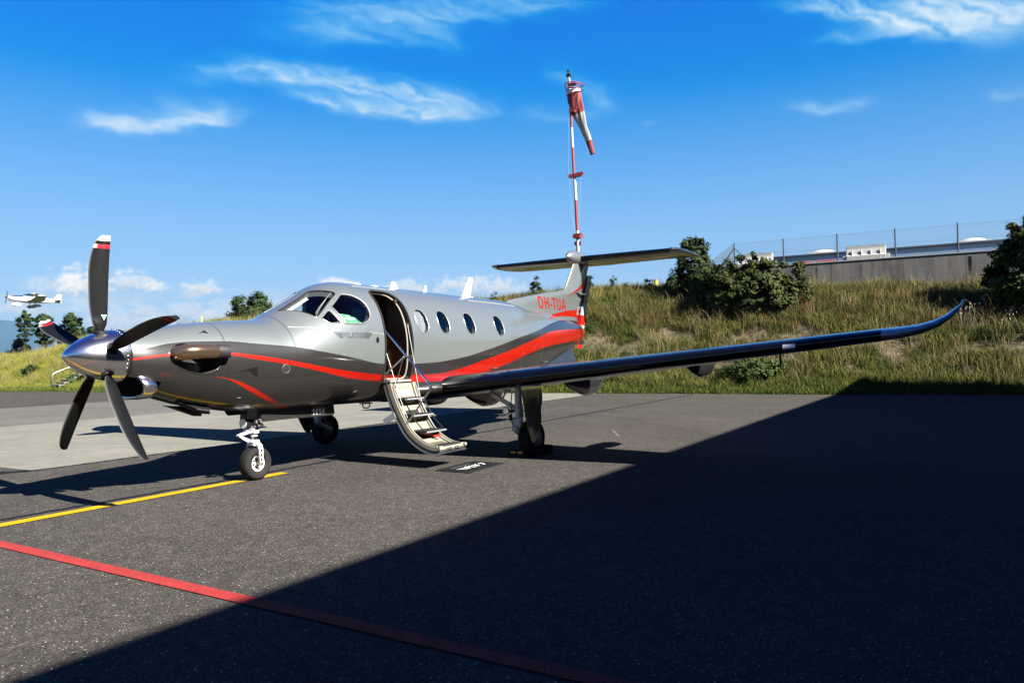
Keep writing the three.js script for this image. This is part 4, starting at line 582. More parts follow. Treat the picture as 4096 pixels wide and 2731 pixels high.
for (const s of [1, -1]) {
  const mir = (g) => (s > 0 ? g : mirrorZ(g)), g = MAT.gearWhite, n = part('main_gear_leg', mir(M([rod([5.72, 1.12, 2.19], [5.72, .62, 2.185], .058, .05, 18), box(.12, .14, .15, 5.72, .555, 2.175, 0, 0, 0, .03), rod([5.70, .60, 2.08], [5.70, .60, 2.26], .028)])), g, plane);
  part('trailing_arm', mir(M([tube([[5.68, .50, 2.165], [5.70, .44, 2.15], [5.8, .37, 2.15], [5.99, .285, 2.16]], .042, 24, 12), new THREE.SphereGeometry(.062, 16, 12).translate(5.69, .46, 2.15), rod([5.99, .285, 2.12], [5.99, .285, 2.3], .04)])), g, n);
  part('shock_strut', mir(M([rod([5.80, 1.05, 2.16], [5.86, .62, 2.16], .036), rod([5.86, .62, 2.16], [5.9, .36, 2.16], .022)])), MAT.gearGrey, n);
  part('side_brace', mir(M([bar([5.70, .78, 2.14], [5.70, .985, 1.72], .05, .06), bar([5.70, .9, 1.9], [5.72, 1.07, 2.0], .022, .03), bar([5.70, .985, 1.72], [5.75, 1.05, 1.7], .05, .05), rod([5.66, .785, 2.13], [5.76, .785, 2.13], .034, .034, 14), box(.05, .04, .3, 5.74, 1.055, 1.88, .1)])), g, n);
  part('brake_hose', mir(M([tube([[5.66, 1.05, 2.12], [5.63, .8, 2.11], [5.64, .7, 2.12], [5.64, .58, 2.11], [5.68, .5, 2.12]], .009, 24, 5), box(.03, .1, .04, 5.64, .63, 2.09)])), MAT.black, n);
  const lb = part('landing_light', mir(M([rod([5.70, .735, 2.02], [5.635, .735, 2.02], .03, .062, 20), rod([5.635, .735, 2.02], [5.62, .735, 2.02], .062, .062, 24)])), MAT.black, n); part('lens', mir(M([rod([5.619, .735, 2.02], [5.614, .735, 2.02], .052, .05, 20)])), MAT.lens, lb);
  wheel(n, 5.99, .285, s * 2.265, .285, .205, MAT.gearGrey, 2);
  // outer door following the wheel
  const o = [[5.36, 1.07], [5.97, 1.08], [6.0, .93], [5.91, .73], [5.94, .6], [5.90, .43], [5.76, .2], [5.66, .25], [5.53, .48], [5.43, .70]], oo = dense(soft(o, .07, 4), .08), dz = (y) => 2.44 + .03 * Math.sin((y - .2) * 3.2);
  part('main_gear_door', mir(outwardGeo(loft([oo.map(([x, y]) => [x, y, dz(y)]), oo.map(([x, y]) => [x, y, dz(y) + .016])]))), MAT.charcoal, plane);
  part('hub_cap', mir(new THREE.CylinderGeometry(.12, .125, .012, 28).rotateX(Math.PI / 2).translate(5.99, .285, 2.388)), std([.12, .12, .12], .5, .5), n);
}
// --- airstair door: curved skin, cream inner tray, five treads, rail and cables
{
  const path = new THREE.CatmullRomCurve3([[0, 1.185, .79], [0, 1.0, .855], [0, .73, .99], [0, .45, 1.185], [0, .305, 1.38], [0, .225, 1.57], [0, .205, 1.72], [0, .225, 1.80]].map(V)), N = 36, at = (t, d) => { const p = path.getPoint(t), g = path.getTangent(t), u = new THREE.Vector3(0, -g.z, g.y).multiplyScalar(-1); if (u.y < 0) u.negate(); return [p.y + u.y * d, p.z + u.z * d]; };
  const strip = (x0, x1, d0, d1, t0 = 0, t1 = 1, n = N) => { const r = []; for (let k = 0; k <= n; k++) { const t = lerp(t0, t1, k / n), a = at(t, d0), b = at(t, d1); r.push([[x0, a[0], a[1]], [x1, a[0], a[1]], [x1, b[0], b[1]], [x0, b[0], b[1]]]); } return toCreasedNormals(outwardGeo(loft(r)), .6); };
  const d = part('airstair_door', liveryUV(strip(4.175, 4.82, 0, .012)), MAT.charcoal, plane);
  part('seal_edge', M([strip(4.172, 4.19, .012, .055), strip(4.805, 4.823, .012, .055), strip(4.19, 4.805, .012, .055, .985, 1, 3)]), MAT.rubber, d);
  part('edge_trim', M([strip(4.166, 4.178, -.006, .016), strip(4.817, 4.829, -.006, .016), strip(4.17, 4.825, -.006, .014, .985, 1, 3)]), MAT.steel, d);
  const ivory = matt([.17, .16, .132], .5);
  part('inner_tray', M([strip(4.20, 4.795, .03, .075), strip(4.20, 4.275, .075, .105), strip(4.72, 4.795, .075, .105), strip(4.215, 4.24, .105, .125, .04, .9), strip(4.755, 4.78, .105, .125, .04, .9)]), ivory, d);
  const [pc, px] = canvas(128, 64); px.fillStyle = '#b9bec0'; px.fillRect(0, 0, 128, 64); px.fillStyle = '#2f63c8'; px.font = 'bold 25px sans-serif'; px.fillText('PILATUS', 10, 40);
  const ptex = canvasTex(pc), face = (x0, x1, t0, t1, dd, m, nm, lab) => { const r = [], n = 6; for (let k = 0; k <= n; k++) { const t = lerp(t0, t1, k / n), a = at(t, dd); r.push([[x0, a[0], a[1]], [x1, a[0], a[1]]]); } const g = loft(r, false, false), uv = new Float32Array((n + 1) * 4); for (let k = 0; k <= n; k++) uv.set([0, 1 - k / n, 1, 1 - k / n], k * 4); g.setAttribute('uv', new THREE.BufferAttribute(uv, 2)); return part(nm, g, m, d, lab); };
  part('panel_frame', M([strip(4.31, 4.69, .076, .086, .075, .155), strip(4.33, 4.66, .076, .084, .015, .05)]), ivory, d);
  face(4.335, 4.665, .09, .142, .088, std([1, 1, 1], .5, 0, { map: ptex }), 'maker_plate', 'grey plate with blue lettering');
  for (const [t0, t1] of [[.265, .335], [.45, .52], [.80, .865]]) face(4.34, 4.66, t0, t1, .0775, MAT.tread, 'grip_pad'); face(4.34, 4.68, .615, .70, .0778, std([.06, .05, .035], .6), 'grip_pad');
  // treads
  [[.20, .985, .90, .21], [.405, .745, 1.03, .235], [.60, .515, 1.20, .30]].forEach(([t, y, z0, dep]) => {
    const s = part('step', box(.47, .026, dep, 4.495, y, z0 + dep / 2 + .015, 0, 0, 0, .011), MAT.tread, d);
    part('step_edge', M([box(.475, .02, .012, 4.495, y - .006, z0 + dep + .012, 0, 0, 0, .004), box(.34, .018, dep * .8, 4.495, y - .02, z0 + dep * .45, 0, 0, 0, .006)]), std([.3, .31, .32], .4, .5), s);
    parts('step_bracket', [loft([[[4.40, y - .02, z0], [4.40, y - .02, z0 + dep * .8], [4.40, y - .06, z0 + dep * .5], [4.40, y - .09, z0]], [[4.60, y - .02, z0], [4.60, y - .02, z0 + dep * .8], [4.60, y - .06, z0 + dep * .5], [4.60, y - .09, z0]]]), bar([4.265, y, z0 - .02], [4.265, y + .10, z0 - .05], .014, .014), bar([4.735, y, z0 - .02], [4.735, y + .10, z0 - .05], .014, .014)], ivory, s);
  });
  const last = part('step', M([box(.5, .026, .21, 4.50, .315, 1.655, -.05, 0, 0, .01)]), MAT.tread, d), lf = part('step_front', box(.5, .09, .014, 4.51, .268, 1.775, -.1, 0, 0, .004), ivory, last);
  for (const x of [4.42, 4.60]) part('pull_handle', M([tube([[x - .045, .275, 1.79], [x - .04, .275, 1.815], [x + .04, .275, 1.815], [x + .045, .275, 1.79]], .007, 14, 6), box(.11, .035, .006, x, .275, 1.786)]), MAT.chrome, last);
  part('corner_stub', box(.05, .045, .06, 4.80, .30, 1.79, 0, 0, 0, .01), ivory, d);
  part('red_lever', M([bar([4.36, .475, 1.30], [4.62, .42, 1.47], .028, .022), new THREE.SphereGeometry(.022, 8, 6).translate(4.62, .42, 1.47)]), std([.38, .02, .012], .4), d);
  const warn = []; for (const t of [.655, .86]) { const a = at(t, .108); warn.push(new THREE.CircleGeometry(.018, 14).rotateX(-Math.PI / 2 + .6).translate(4.238, a[0] + .004, a[1])); } part('warning_dot', M(warn), std([.3, .05, .04], .5), d);
  part('curved_arrow', tube([[4.26, .425, 1.33], [4.29, .375, 1.42], [4.35, .342, 1.5]], .008, 12, 5), std([.12, .02, .02], .5), d);
  // rail: folding bright tubes on the forward side, cables on both
  const r = part('handrail', M([rod([4.22, 2.02, .78], [4.22, 1.165, 1.655], .0155, .0155, 12), new THREE.SphereGeometry(.018, 10, 8).translate(4.22, 1.165, 1.655)]), MAT.chrome, d);
  part('rail_strut', M([rod([4.22, 1.15, 1.635], [4.22, .64, 1.19], .0135), rod([4.22, 1.60, 1.14], [4.2, 1.34, .77], .012), rod([4.22, 1.585, 1.125], [4.25, 1.10, .92], .007), new THREE.SphereGeometry(.022, 8, 6).translate(4.22, 1.60, 1.14), new THREE.SphereGeometry(.02, 8, 6).translate(4.22, .64, 1.19), box(.03, .05, .05, 4.22, 1.15, 1.63, .7)]), MAT.steel, r);
  part('cable', M([rod([4.20, 1.75, .80], [4.22, .99, 1.06], .004, .004, 5), rod([4.22, .99, 1.06], [4.24, .66, 1.2], .003, .003, 5), rod([4.79, 2.11, .76], [4.77, .98, 1.0], .004, .004, 5), rod([4.77, .98, 1.0], [4.77, .74, 1.12], .003, .003, 5)]), std([.4, .4, .39], .4, .3), d);
  part('step_linkage', M([rod([4.285, 1.0, 1.05], [4.285, .76, 1.22], .009), rod([4.285, .75, 1.2], [4.285, .52, 1.44], .009), rod([4.735, .99, 1.07], [4.735, .75, 1.24], .009), rod([4.735, .74, 1.22], [4.735, .52, 1.46], .009)]), MAT.black, d);
  part('hinge', M([box(.05, .06, .05, 4.22, 1.2, .80, 0, 0, 0, .01), box(.05, .06, .05, 4.78, 1.2, .80, 0, 0, 0, .01), tube([[4.18, 1.33, .80], [4.19, 1.26, .83], [4.24, 1.22, .86], [4.23, 1.17, .88]], .012, 14, 6)]), MAT.black, d);
  part('tag_plate', M([box(.012, .085, .24, 4.17, .70, .89, -.5)]), std([.2, .22, .25], .5), d, 'small pale plate hanging beside the stairs');
}
// ---------------------------------------------------------------- things on the apron
{ // doormat with white lettering
  const t = thing('doormat', 'black rectangular doormat with white lettering lying on the asphalt below the boarding stairs', 'mat', [4.55, 0, 2.07], .03);
  part('mat_border', box(.96, .012, .56, 0, .01, 0, 0, 0, 0, .005), MAT.rubber, t);
  const [c, x] = canvas(512, 300); x.fillStyle = '#121416'; x.fillRect(0, 0, 512, 300); for (let i = 0; i < 5000; i++) { x.fillStyle = `rgba(${i % 2 ? 40 : 0},${i % 2 ? 42 : 0},${i % 2 ? 44 : 0},.35)`; x.fillRect((i * 97.3) % 512, (i * 53.7) % 300, 2, 2); }
  x.fillStyle = '#d4d6d6'; x.font = 'italic bold 112px sans-serif'; x.fillText('FLY 7', 150, 205); for (let k = 0; k < 4; k++) x.fillRect(60 + k * 14, 140 + k * 18, 84 - k * 10, 8); x.font = '24px sans-serif'; x.fillStyle = '#b8bcbc'; x.fillText('E X E C U T I V E   J E T S', 96, 80);
  const g = new THREE.PlaneGeometry(.92, .52).rotateX(-Math.PI / 2).translate(0, .0195, 0); part('mat_pile', g, matt([.8, .8, .8], .95, { map: canvasTex(c) }), t);
}
for (const [x, turn, label] of [[5.66, 0, 'black rubber wheel chock with yellow bars in front of the near main wheel'], [6.34, Math.PI, 'black rubber wheel chock behind the near main wheel']]) {
  const t = thing('wheel_chock', label, 'chock', [turn ? x : 5.76, 0, turn ? 2.28 : 2.17], turn, 'chocks at the near main wheel'), s = new THREE.Shape([[-.1, 0], [.09, 0], [.09, .04], [0, .12], [-.06, .12]].map((p) => new THREE.Vector2(...p)));
  part('block', new THREE.ExtrudeGeometry(s, { depth: .26, bevelEnabled: true, bevelSize: .008, bevelThickness: .008, bevelSegments: 2 }).translate(0, .008, -.13), MAT.rubber, t);
  if (!turn) for (const z of [-.06, .06]) part('yellow_bar', box(.006, .025, .08, -.093, .085, z, 0, 0, -.32), std([.55, .3, .01], .6), t);
}
// hangar whose shadow lies over the apron, behind the camera
{
  const t = thing('hangar', 'long grey sheet-metal hangar with sliding doors facing the apron', 'hangar', [6, 0, 14.45], -.0161);
  const wall = std([.06, .065, .07], .6, .2), H = 7.5, X0 = -62, X1 = 18.7, XM = (X0 + X1) / 2, XL = X1 - X0;
  part('facade', box(XL, H, .3, XM, H / 2, .15), wall, t); part('side_wall', box(.3, H, 23.7, X0 + .15, H / 2, 12.15), wall, t); part('side_wall', box(.3, H, 23.7, X1 - .15, H / 2, 12.15), wall, t); part('rear_wall', box(XL, H, .3, XM, H / 2, 24.15), wall, t);
  part('roof', box(XL, .12, 24.3, XM, H + .06, 12.15), std([.15, .155, .16], .6), t);
  for (let k = 0; k < 8; k++) { const d = part('sliding_door', box(9.2, 6, .09, X0 + 5.4 + k * 9.95, 3.02, -.05), std([.04, .043, .047], .55), t); part('handle', box(.06, .5, .05, X0 + 9.6 + k * 9.95, 1.2, -.12), MAT.steel, d); }
  const rb = []; for (let k = 0; k < 158; k++) rb.push(box(.06, 1.2, .04, X0 + .3 + k * .51, 6.75, -.02)); part('cladding_rib', M(rb), wall, t).userData.kind = 'stuff';
}
// ---------------------------------------------------------------- windsock on its mast
const redFade = std([.14, .014, .013], .6), whiteFade = std([.3, .3, .3], .6);
{
  const t = thing('windsock_mast', 'tall red and white banded mast with a limp windsock on the bank above the tail', 'windsock', [31.98, 5.1, -9.27]), L = ([x, y, z]) => [x - 31.98, y - 5.1, z + 9.27];
  const P = [[32.02, 5.1, -9.26], [31.98, 7.36, -9.27], [31.95, 8.49, -9.28], [31.89, 10.17, -9.3], [31.85, 11.31, -9.32], [31.82, 11.68, -9.34], [31.77, 13.05, -9.36], [31.73, 14.15, -9.38], [31.7, 15.33, -9.38], [31.65, 16.44, -9.4], [31.62, 16.95, -9.43]].map(L), w = [1, 1, 0, 1, 0, 0, 1, 0, 1, 1];
  const col = { 0: redFade, 1: whiteFade };
  for (let i = 0; i + 1 < P.length; i++) part('mast_section', rod(P[i], P[i + 1], lerp(.095, .06, i / 10), lerp(.095, .06, (i + 1) / 10), 14), col[w[i]], t);
  part('bracket', M([box(.2, .17, .78, -.12, 6.42, -.03, 0, .05), box(.16, .1, .5, -.1, 6.5, .22)]), redFade, t);
  for (const [y, s] of [[9.95, 1], [3.08, 1.25]]) part('collar', M([box(.3 * s, .2, .34 * s, -.02 - (y > 5 ? .24 : 0), y, 0, .05), box(.26, .05, .42, -.02 - (y > 5 ? .24 : 0), y + .12, .03)]), redFade, t);
  for (const s of [1, -1]) part('foot_stay', M([bar([0, 2.75, s * .07], [.02, 1.4, s * .15], .03, .05), box(.1, .2, .1, 0, 2.7, s * .14)]), redFade, t);
  const hoop = (y, r, tilt, cx, cz) => new THREE.TorusGeometry(r, .028, 6, 28).rotateX(Math.PI / 2 + tilt).translate(cx, y, cz), top = L([31.63, 16.75, -9.42]);
  part('swivel_frame', M([hoop(11.36, .5, .09, -.28, .09), hoop(11.08, .44, .09, -.26, .11), ...[0, 1, 2, 3, 4, 5].map((k) => { const a = k / 6 * 6.283; return rod([-.28 + .5 * Math.cos(a), 11.36 - .05 * Math.sin(a), .09 + .5 * Math.sin(a)], k % 2 ? top : [-.26 + .44 * Math.cos(a + .3), 11.08, .11 + .44 * Math.sin(a + .3)], .018, .018, 5); }), rod([-.3, 11.4, -.02], [-.3, 11.5, -.02], .26, .03, 14), rod([-.3, 11.05, -.02], [-.3, 11.13, -.02], .28, .04, 14)]), std([.17, .02, .03], .6), t);
  part('obstruction_lamp', M([rod(L([31.62, 16.9, -9.43]), L([31.6, 17.2, -9.44]), .05, .04, 10), box(.2, .14, .2, ...L([31.61, 17.0, -9.43])), new THREE.SphereGeometry(.07, 10, 8).translate(...L([31.6, 17.26, -9.44]))]), MAT.black, t);
  // the sock itself: four coloured lengths of one creased tube
  const ax = new THREE.CatmullRomCurve3([[31.74, 16.2, -9.27], [31.85, 15.31, -9.13], [32.03, 14.34, -8.86], [32.22, 13.45, -8.6], [32.34, 12.66, -8.43]].map(L).map(V)), R = curve('0:.43 .3:.36 .42:.29 .55:.22 .8:.17 1:.14');
  const cloth = (a, b, m, nm, lab) => { const r = []; for (let k = 0; k <= 22; k++) { const q = lerp(a, b, k / 22), p = ax.getPoint(q), g = ax.getTangent(q), s = new THREE.Vector3().crossVectors(g, new THREE.Vector3(1, 0, 0)).normalize(), u = new THREE.Vector3().crossVectors(s, g); r.push(Array.from({ length: 40 }, (_, j) => { const A = j / 40 * Math.PI * 2, rr = R(q) * (1 + .13 * Math.sin(3 * A + q * 7) * sstep(0, .3, q) + .08 * n2(Math.cos(A) * 1.3 + q * 5, Math.sin(A) * 1.3) + .05 * Math.sin(7 * A + 9 * q)); return p.clone().addScaledVector(s, rr * Math.cos(A)).addScaledVector(u, rr * .55 * Math.sin(A)).toArray(); })); } return part(nm, loft(r, true, false), m, t, lab); };
  cloth(0, .045, std([.6, .6, .6], .7), 'sock_hem'); cloth(.045, .36, std([.11, .008, .01], .7), 'sock_cloth', 'dark red upper length of the sock'); cloth(.36, .76, std([.2, .2, .203], .7), 'sock_cloth', 'white middle length of the sock'); cloth(.76, 1, std([.11, .007, .01], .7), 'sock_cloth', 'dark red lower end of the sock');
  part('halyard', M([rod(L([31.65, 14.95, -9.49]), L([31.68, 11.55, -9.6]), .008, .008, 4), rod(L([31.68, 11.55, -9.6]), L([31.75, 9.49, -9.5]), .008, .008, 4), rod(L([31.75, 9.49, -9.5]), L([31.92, 8.0, -9.33]), .008, .008, 4), rod(L([32, 11.6, -9.0]), L([31.98, 8.0, -9.25]), .007, .007, 4)]), std([.2, .2, .22], .6), t);
}
// ---------------------------------------------------------------- light low-wing aircraft climbing out on the left
{
  const t = thing('light_airplane', 'small white low-wing propeller airplane with a dark blue nose flying low above the trees', 'airplane', [50.5, 11.6, -105.0], -.2); t.rotation.x = .0; t.rotation.z = -.03;
  const W = MAT.white, navy = phys([.012, .018, .07], .3, 0, { clearcoat: 1 }), gold = std([.24, .17, .075], .5);
  const T = curve('-3.2:.12 -2.9:.26 -2:.32 -1.2:.36 0:.38 1.5:.22 3.4:.02'), B = curve('-3.2:-.1 -2.9:-.38 -2:-.55 -.8:-.62 .5:-.6 2:-.52 3.4:-.36'), Wd = curve('-3.2:.14 -2.9:.36 -1.5:.52 0:.55 1.2:.42 3.4:.1');
  const ring = (x, a = 0, b = 1, o = 0) => Array.from({ length: 28 }, (_, j) => { const th = j / 28 * Math.PI * 2, c = (T(x) + B(x)) / 2, h = (T(x) - B(x)) / 2, s = Math.sin(th), k = Math.cos(th); return [x, c + (h + o) * Math.sign(s) * Math.abs(s) ** .7, (Wd(x) + o) * Math.sign(k) * Math.abs(k) ** .7]; });
  const xs = []; for (let x = -3.2; x <= 3.4; x += .2) xs.push(x);
  const f = part('fuselage', outwardGeo(loft(xs.map((x) => ring(x)))), W, t);
  const stripe = (y0, y1, x0, x1, m) => { const r = []; for (let x = x0; x <= x1; x += .2) r.push([[x, y0(x), Wd(x) + .012], [x, y1(x), Wd(x) + .012]]); const g = loft(r, false, false); part('stripe', M([g, mirrorZ(g)]), m, f); };
  stripe((x) => .06 - .02 * (x + 3), (x) => .12 - .02 * (x + 3), -2.9, 3, gold); stripe((x) => .0 - .02 * (x + 3), (x) => .03 - .02 * (x + 3), -2.9, 3, gold); stripe((x) => .1 - .03 * (x + 3), (x) => .16 - .03 * (x + 3), .6, 3.1, navy);
  part('nose_top', outwardGeo(loft([-3, -2.6, -2, -1.4].map((x) => ring(x, 0, 1, .012).map(([a, y, z]) => [a, Math.max(y, .14), z])))), navy, t);
  part('spinner', new THREE.ConeGeometry(.17, .42, 20).rotateZ(Math.PI / 2).translate(-3.4, .02, 0), navy, t);
  for (const s of [1, -1]) part('propeller_blade', box(.03, .86, .1, -3.28, .02 + s * .45 * .96, s * .25, s * -.28, .5, 0), MAT.black, t);
  const cab = []; for (let k = 0; k <= 14; k++) { const q = k / 14, x = lerp(-1.5, 1.35, q), h = .66 * Math.sin(Math.PI * Math.min(1, q * 1.25 + .02) ** .8 * .5 + (q > .6 ? (q - .6) * 1.1 : 0)) * (1 - .2 * q); cab.push(Array.from({ length: 16 }, (_, j) => { const a = j / 15 * Math.PI; return [x, .26 + h * Math.sin(a), (Wd(x) - .03) * Math.cos(a)]; })); }
  const g = part('canopy_glass', loft(cab, false, false), phys([.35, .42, .48], 0, 0, { transmission: 1, thickness: 0 }), t); part('canopy_roof', loft(cab.slice(5).map((r) => r.slice(5, 11).map(([x, y, z]) => [x, y + .02, z])), false, false), W, g); part('canopy_frame', M([tube(cab[5], .035, 20, 5), tube(cab[10], .05, 20, 5)]), navy, g);
  for (const z of [.25, -.25]) part('pilot', M([new THREE.SphereGeometry(.13, 12, 10).translate(-.1, .68, z), new THREE.CapsuleGeometry(.17, .3, 4, 10).translate(0, .32, z)]), std([.35, .25, .2], .8), t);
  for (const s of [1, -1]) {
    const mir = (q) => (s > 0 ? q : mirrorZ(q)), w = part('wing', mir(outwardGeo(loft(interpSec([[-.95, -.42, .3, 1.75, .13, 2, 0, .02], [-.9, -.38, 2.3, 1.7, .13, 2, 0, .02], [-.62, .12, 4.35, 1.1, .12, 0, 0, .02]], 4).map((q) => foilRing(q, 26))))), W, t);
    part('spat', mir(M([outwardGeo(loft([0, .15, .4, .7, 1].map((q) => Array.from({ length: 14 }, (_, j) => { const a = j / 14 * 6.283, r = Math.sqrt(q * (1.02 - q)) * .4 + .02; return [-.55 + q * 1.25, -1.08 + r * Math.sin(a), 1.3 + r * .55 * Math.cos(a)]; })))), rod([-.1, -.5, 1.3], [-.1, -1, 1.3], .07)])), W, t); part('tyre', mir(new THREE.TorusGeometry(.14, .06, 8, 18).translate(-.15, -1.17, 1.3)), MAT.rubber, t);
    part('stabilizer', mir(outwardGeo(loft([[2.62, -.1, .05, .85, .09], [2.8, -.08, 1.55, .6, .08]].map((q) => foilRing(q, 20))))), W, t);
  }
  part('nose_spat', M([outwardGeo(loft([0, .15, .4, .7, 1].map((q) => Array.from({ length: 14 }, (_, j) => { const a = j / 14 * 6.283, r = Math.sqrt(q * (1.02 - q)) * .4 + .02; return [-2.65 + q * 1.2, -.98 + r * Math.sin(a), r * .5 * Math.cos(a)]; })))), rod([-2.25, -.4, 0], [-2.25, -.95, 0], .07)]), W, t); part('tyre', new THREE.TorusGeometry(.13, .06, 8, 18).translate(-2.3, -1.06, 0), MAT.rubber, t);
  part('chin_scoop', box(.35, .18, .5, -2.75, -.42, 0, 0, 0, .3, .05), navy, t);
  const fin = (x, y) => [x, y], finP = [[2.0, -.02], [2.55, .12], [3.05, .86], [3.55, .84], [3.52, -.35], [3.25, -.4]], fs = new THREE.Shape(finP.map((p) => new THREE.Vector2(...p))); part('fin', new THREE.ExtrudeGeometry(fs, { depth: .07, bevelEnabled: true, bevelSize: .02, bevelThickness: .02 }).translate(0, 0, -.035), W, t);
  for (const z of [.062, -.062]) { const st = new THREE.Shape([[2.85, .06], [3.08, .1], [3.54, .8], [3.5, .55], [3.2, .06]].map((p) => new THREE.Vector2(...p))); part('fin_stripe', new THREE.ShapeGeometry(st).translate(0, 0, z), navy, t); }
}
// ---------------------------------------------------------------- on the bank: wall, fence, barriers, sheds
const FX = (z) => 34.55 + .076 * (z + 0);
{
  const t = thing('retaining_wall', 'grey stained concrete wall along the top of the bank below the wire fence', 'wall', [FX(6), 3.5, 6], Math.atan(.076));
  const [c, x] = canvas(1024, 256), r = rng(77); x.fillStyle = '#a09c96'; x.fillRect(0, 0, 1024, 256);
  for (let i = 0; i < 220; i++) { const q = r(), w = 3 + r() * 26; x.fillStyle = r() < .6 ? `rgba(60,56,52,${.03 + r() * .09})` : `rgba(220,214,205,${.02 + r() * .07})`; x.fillRect(r() * 1024, r() < .6 ? 0 : r() * 120, w, 40 + r() * 216); }
  for (let i = 0; i < 5; i++) { const px = [150, 420, 690, 815, 300][i], dk = [.18, .12, .75, .2, .14][i]; for (let k = 0; k < 26; k++) { const w = (i === 2 ? 9 : 6) * Math.sin(Math.PI * (.12 + .8 * r())) + 1; x.fillStyle = `rgba(22,20,18,${dk * .12})`; x.fillRect(px - w / 2 + (r() - .5) * 3, 14 + r() * 12, w, 30 + r() * r() * 120); } }
  x.fillStyle = 'rgba(40,38,36,.5)'; for (let k = 1; k < 6; k++) x.fillRect(k * 170, 0, 1.5, 256); x.fillRect(0, 150, 1024, 1);
  const tex = canvasTex(c); part('wall_face', planarUV(box(.28, 2.46, 17, 0, 1.23, 0), (a, b, z) => (z + 8.5) / 17, (a, y) => y / 2.46), matt([.30, .305, .315], .9, { map: tex }), t); part('coping', box(.34, .05, 17.02, 0, 2.485, 0, 0, 0, 0, .01), matt([.2, .196, .19], .9), t);
}
struct('yard', sheet(35.75, 58, -1.6, 40, 5.9, 3, 3, () => [.09, .09, .087]), std([1, 1, 1], .9, 0, { vertexColors: true }));
{
  const t = thing('chain_link_fence', 'wire mesh fence on dark posts along the concrete wall on the bank', 'fence', [0, 0, 0]), zs = [-1.44, .97, 3.46, 5.98, 8.53, 11.06, 13.6], post = std([.035, .04, .045], .5, .4), X = (z) => 34.44 + .0755 * (z + 1.44), b0 = (z) => (z < 1 ? 5.25 : 6.0);
  zs.forEach((z, i) => { part('fence_post', M([rod([X(z), b0(z) - .1, z], [X(z), 7.33 + .011 * i, z], .036, .032, 10), new THREE.SphereGeometry(.036, 8, 6).translate(X(z), 7.33 + .011 * i, z)]), post, t); });
  part('brace', rod([X(-1.44), 7.08, -1.44], [X(-.45), 6.1, -.45], .024), post, t); part('brace', rod([X(-1.44), 7.08, -1.44], [36.0, 5.95, -2.9], .024), post, t);
  const run = (A, B, y0, y1, nm) => { const L = Math.hypot(B[0] - A[0], B[1] - A[1]), at = (s, y) => [lerp(A[0], B[0], s / L), y, lerp(A[1], B[1], s / L)], h = y1 - y0, g = [], wr = .0027; for (let s = -h; s < L; s += .1) for (const d of [1, -1]) { let a = s, ya = d > 0 ? y0 : y1, b = s + h, yb = d > 0 ? y1 : y0; if (a < 0) { ya += d * -a; a = 0; } if (b > L) { yb -= d * (b - L); b = L; } if (b - a > .05) g.push(rod(at(a, ya), at(b, yb), wr, wr, 3, true)); } part(nm, M(g), std([.10, .12, .13], .5, .5), t).userData.kind = 'stuff'; part('strand_wire', M([y1, lerp(y0, y1, .5), y0].map((y) => rod(at(0, y), at(L, y), .005, .005, 4))), std([.12, .13, .14], .5, .5), t); };
  run([X(-1.44), -1.44], [X(13.6), 13.6], 6.03, 7.31, 'chain_link_mesh'); run([X(-1.44), -1.44], [41, -4.6], 6.0, 7.31, 'chain_link_mesh');
}
{ // water-filled barriers
  const shape = new THREE.Shape([[-.26, 0], [.26, 0], [.26, .36], [.19, .42], [.12, .72], [.12, .86], [-.12, .86], [-.12, .72], [-.19, .42], [-.26, .36]].map((p) => new THREE.Vector2(...p))), plastic = std([.3, .3, .29], .5);
  const make = (label, pos, turn) => { const t = thing('plastic_barrier', label, 'barrier', pos, turn, undefined); part('body', M([new THREE.ExtrudeGeometry(shape, { depth: 1.72, bevelEnabled: true, bevelSize: .02, bevelThickness: .03, bevelSegments: 2 }).translate(0, 0, -.86), box(.4, .4, .16, 0, .2, .97, 0, 0, 0, .03), box(.4, .4, .16, 0, .2, -.97, 0, 0, 0, .03)]), plastic, t); for (const z of [-.62, -.2, .22, .64]) part('rib', M([box(.05, .62, .05, -.245, .36, z, 0, 0, -.14, .02)]), plastic, t); part('filler_cap', M([box(.12, .03, .16, 0, .89, .3), box(.12, .03, .16, 0, .89, -.35)]), MAT.black, t); return t; };
  make('white ribbed plastic barrier standing on the wall behind the fence', [36.0, 5.94, 4.62], .075);
  make('white plastic barrier half hidden by the bush at the fence corner', [35.45, 5.94, -.62], .06);
  for (const [z, l] of [[1.85, 'low red plastic barrier on the wall nearer the bushes'], [2.85, 'low red plastic barrier on the wall beside the white barrier']]) { const t = thing('low_red_barrier', l, 'barrier', [35.4, 5.95, z], .075); part('body', M([box(.3, .2, .92, 0, .1, 0, 0, 0, 0, .04), box(.2, .06, .8, 0, .21, 0, 0, 0, 0, .02)]), std([.18, .025, .03], .6), t); part('foot', box(.4, .05, .3, 0, .025, 0, 0, 0, 0, .01), MAT.black, t); }
}
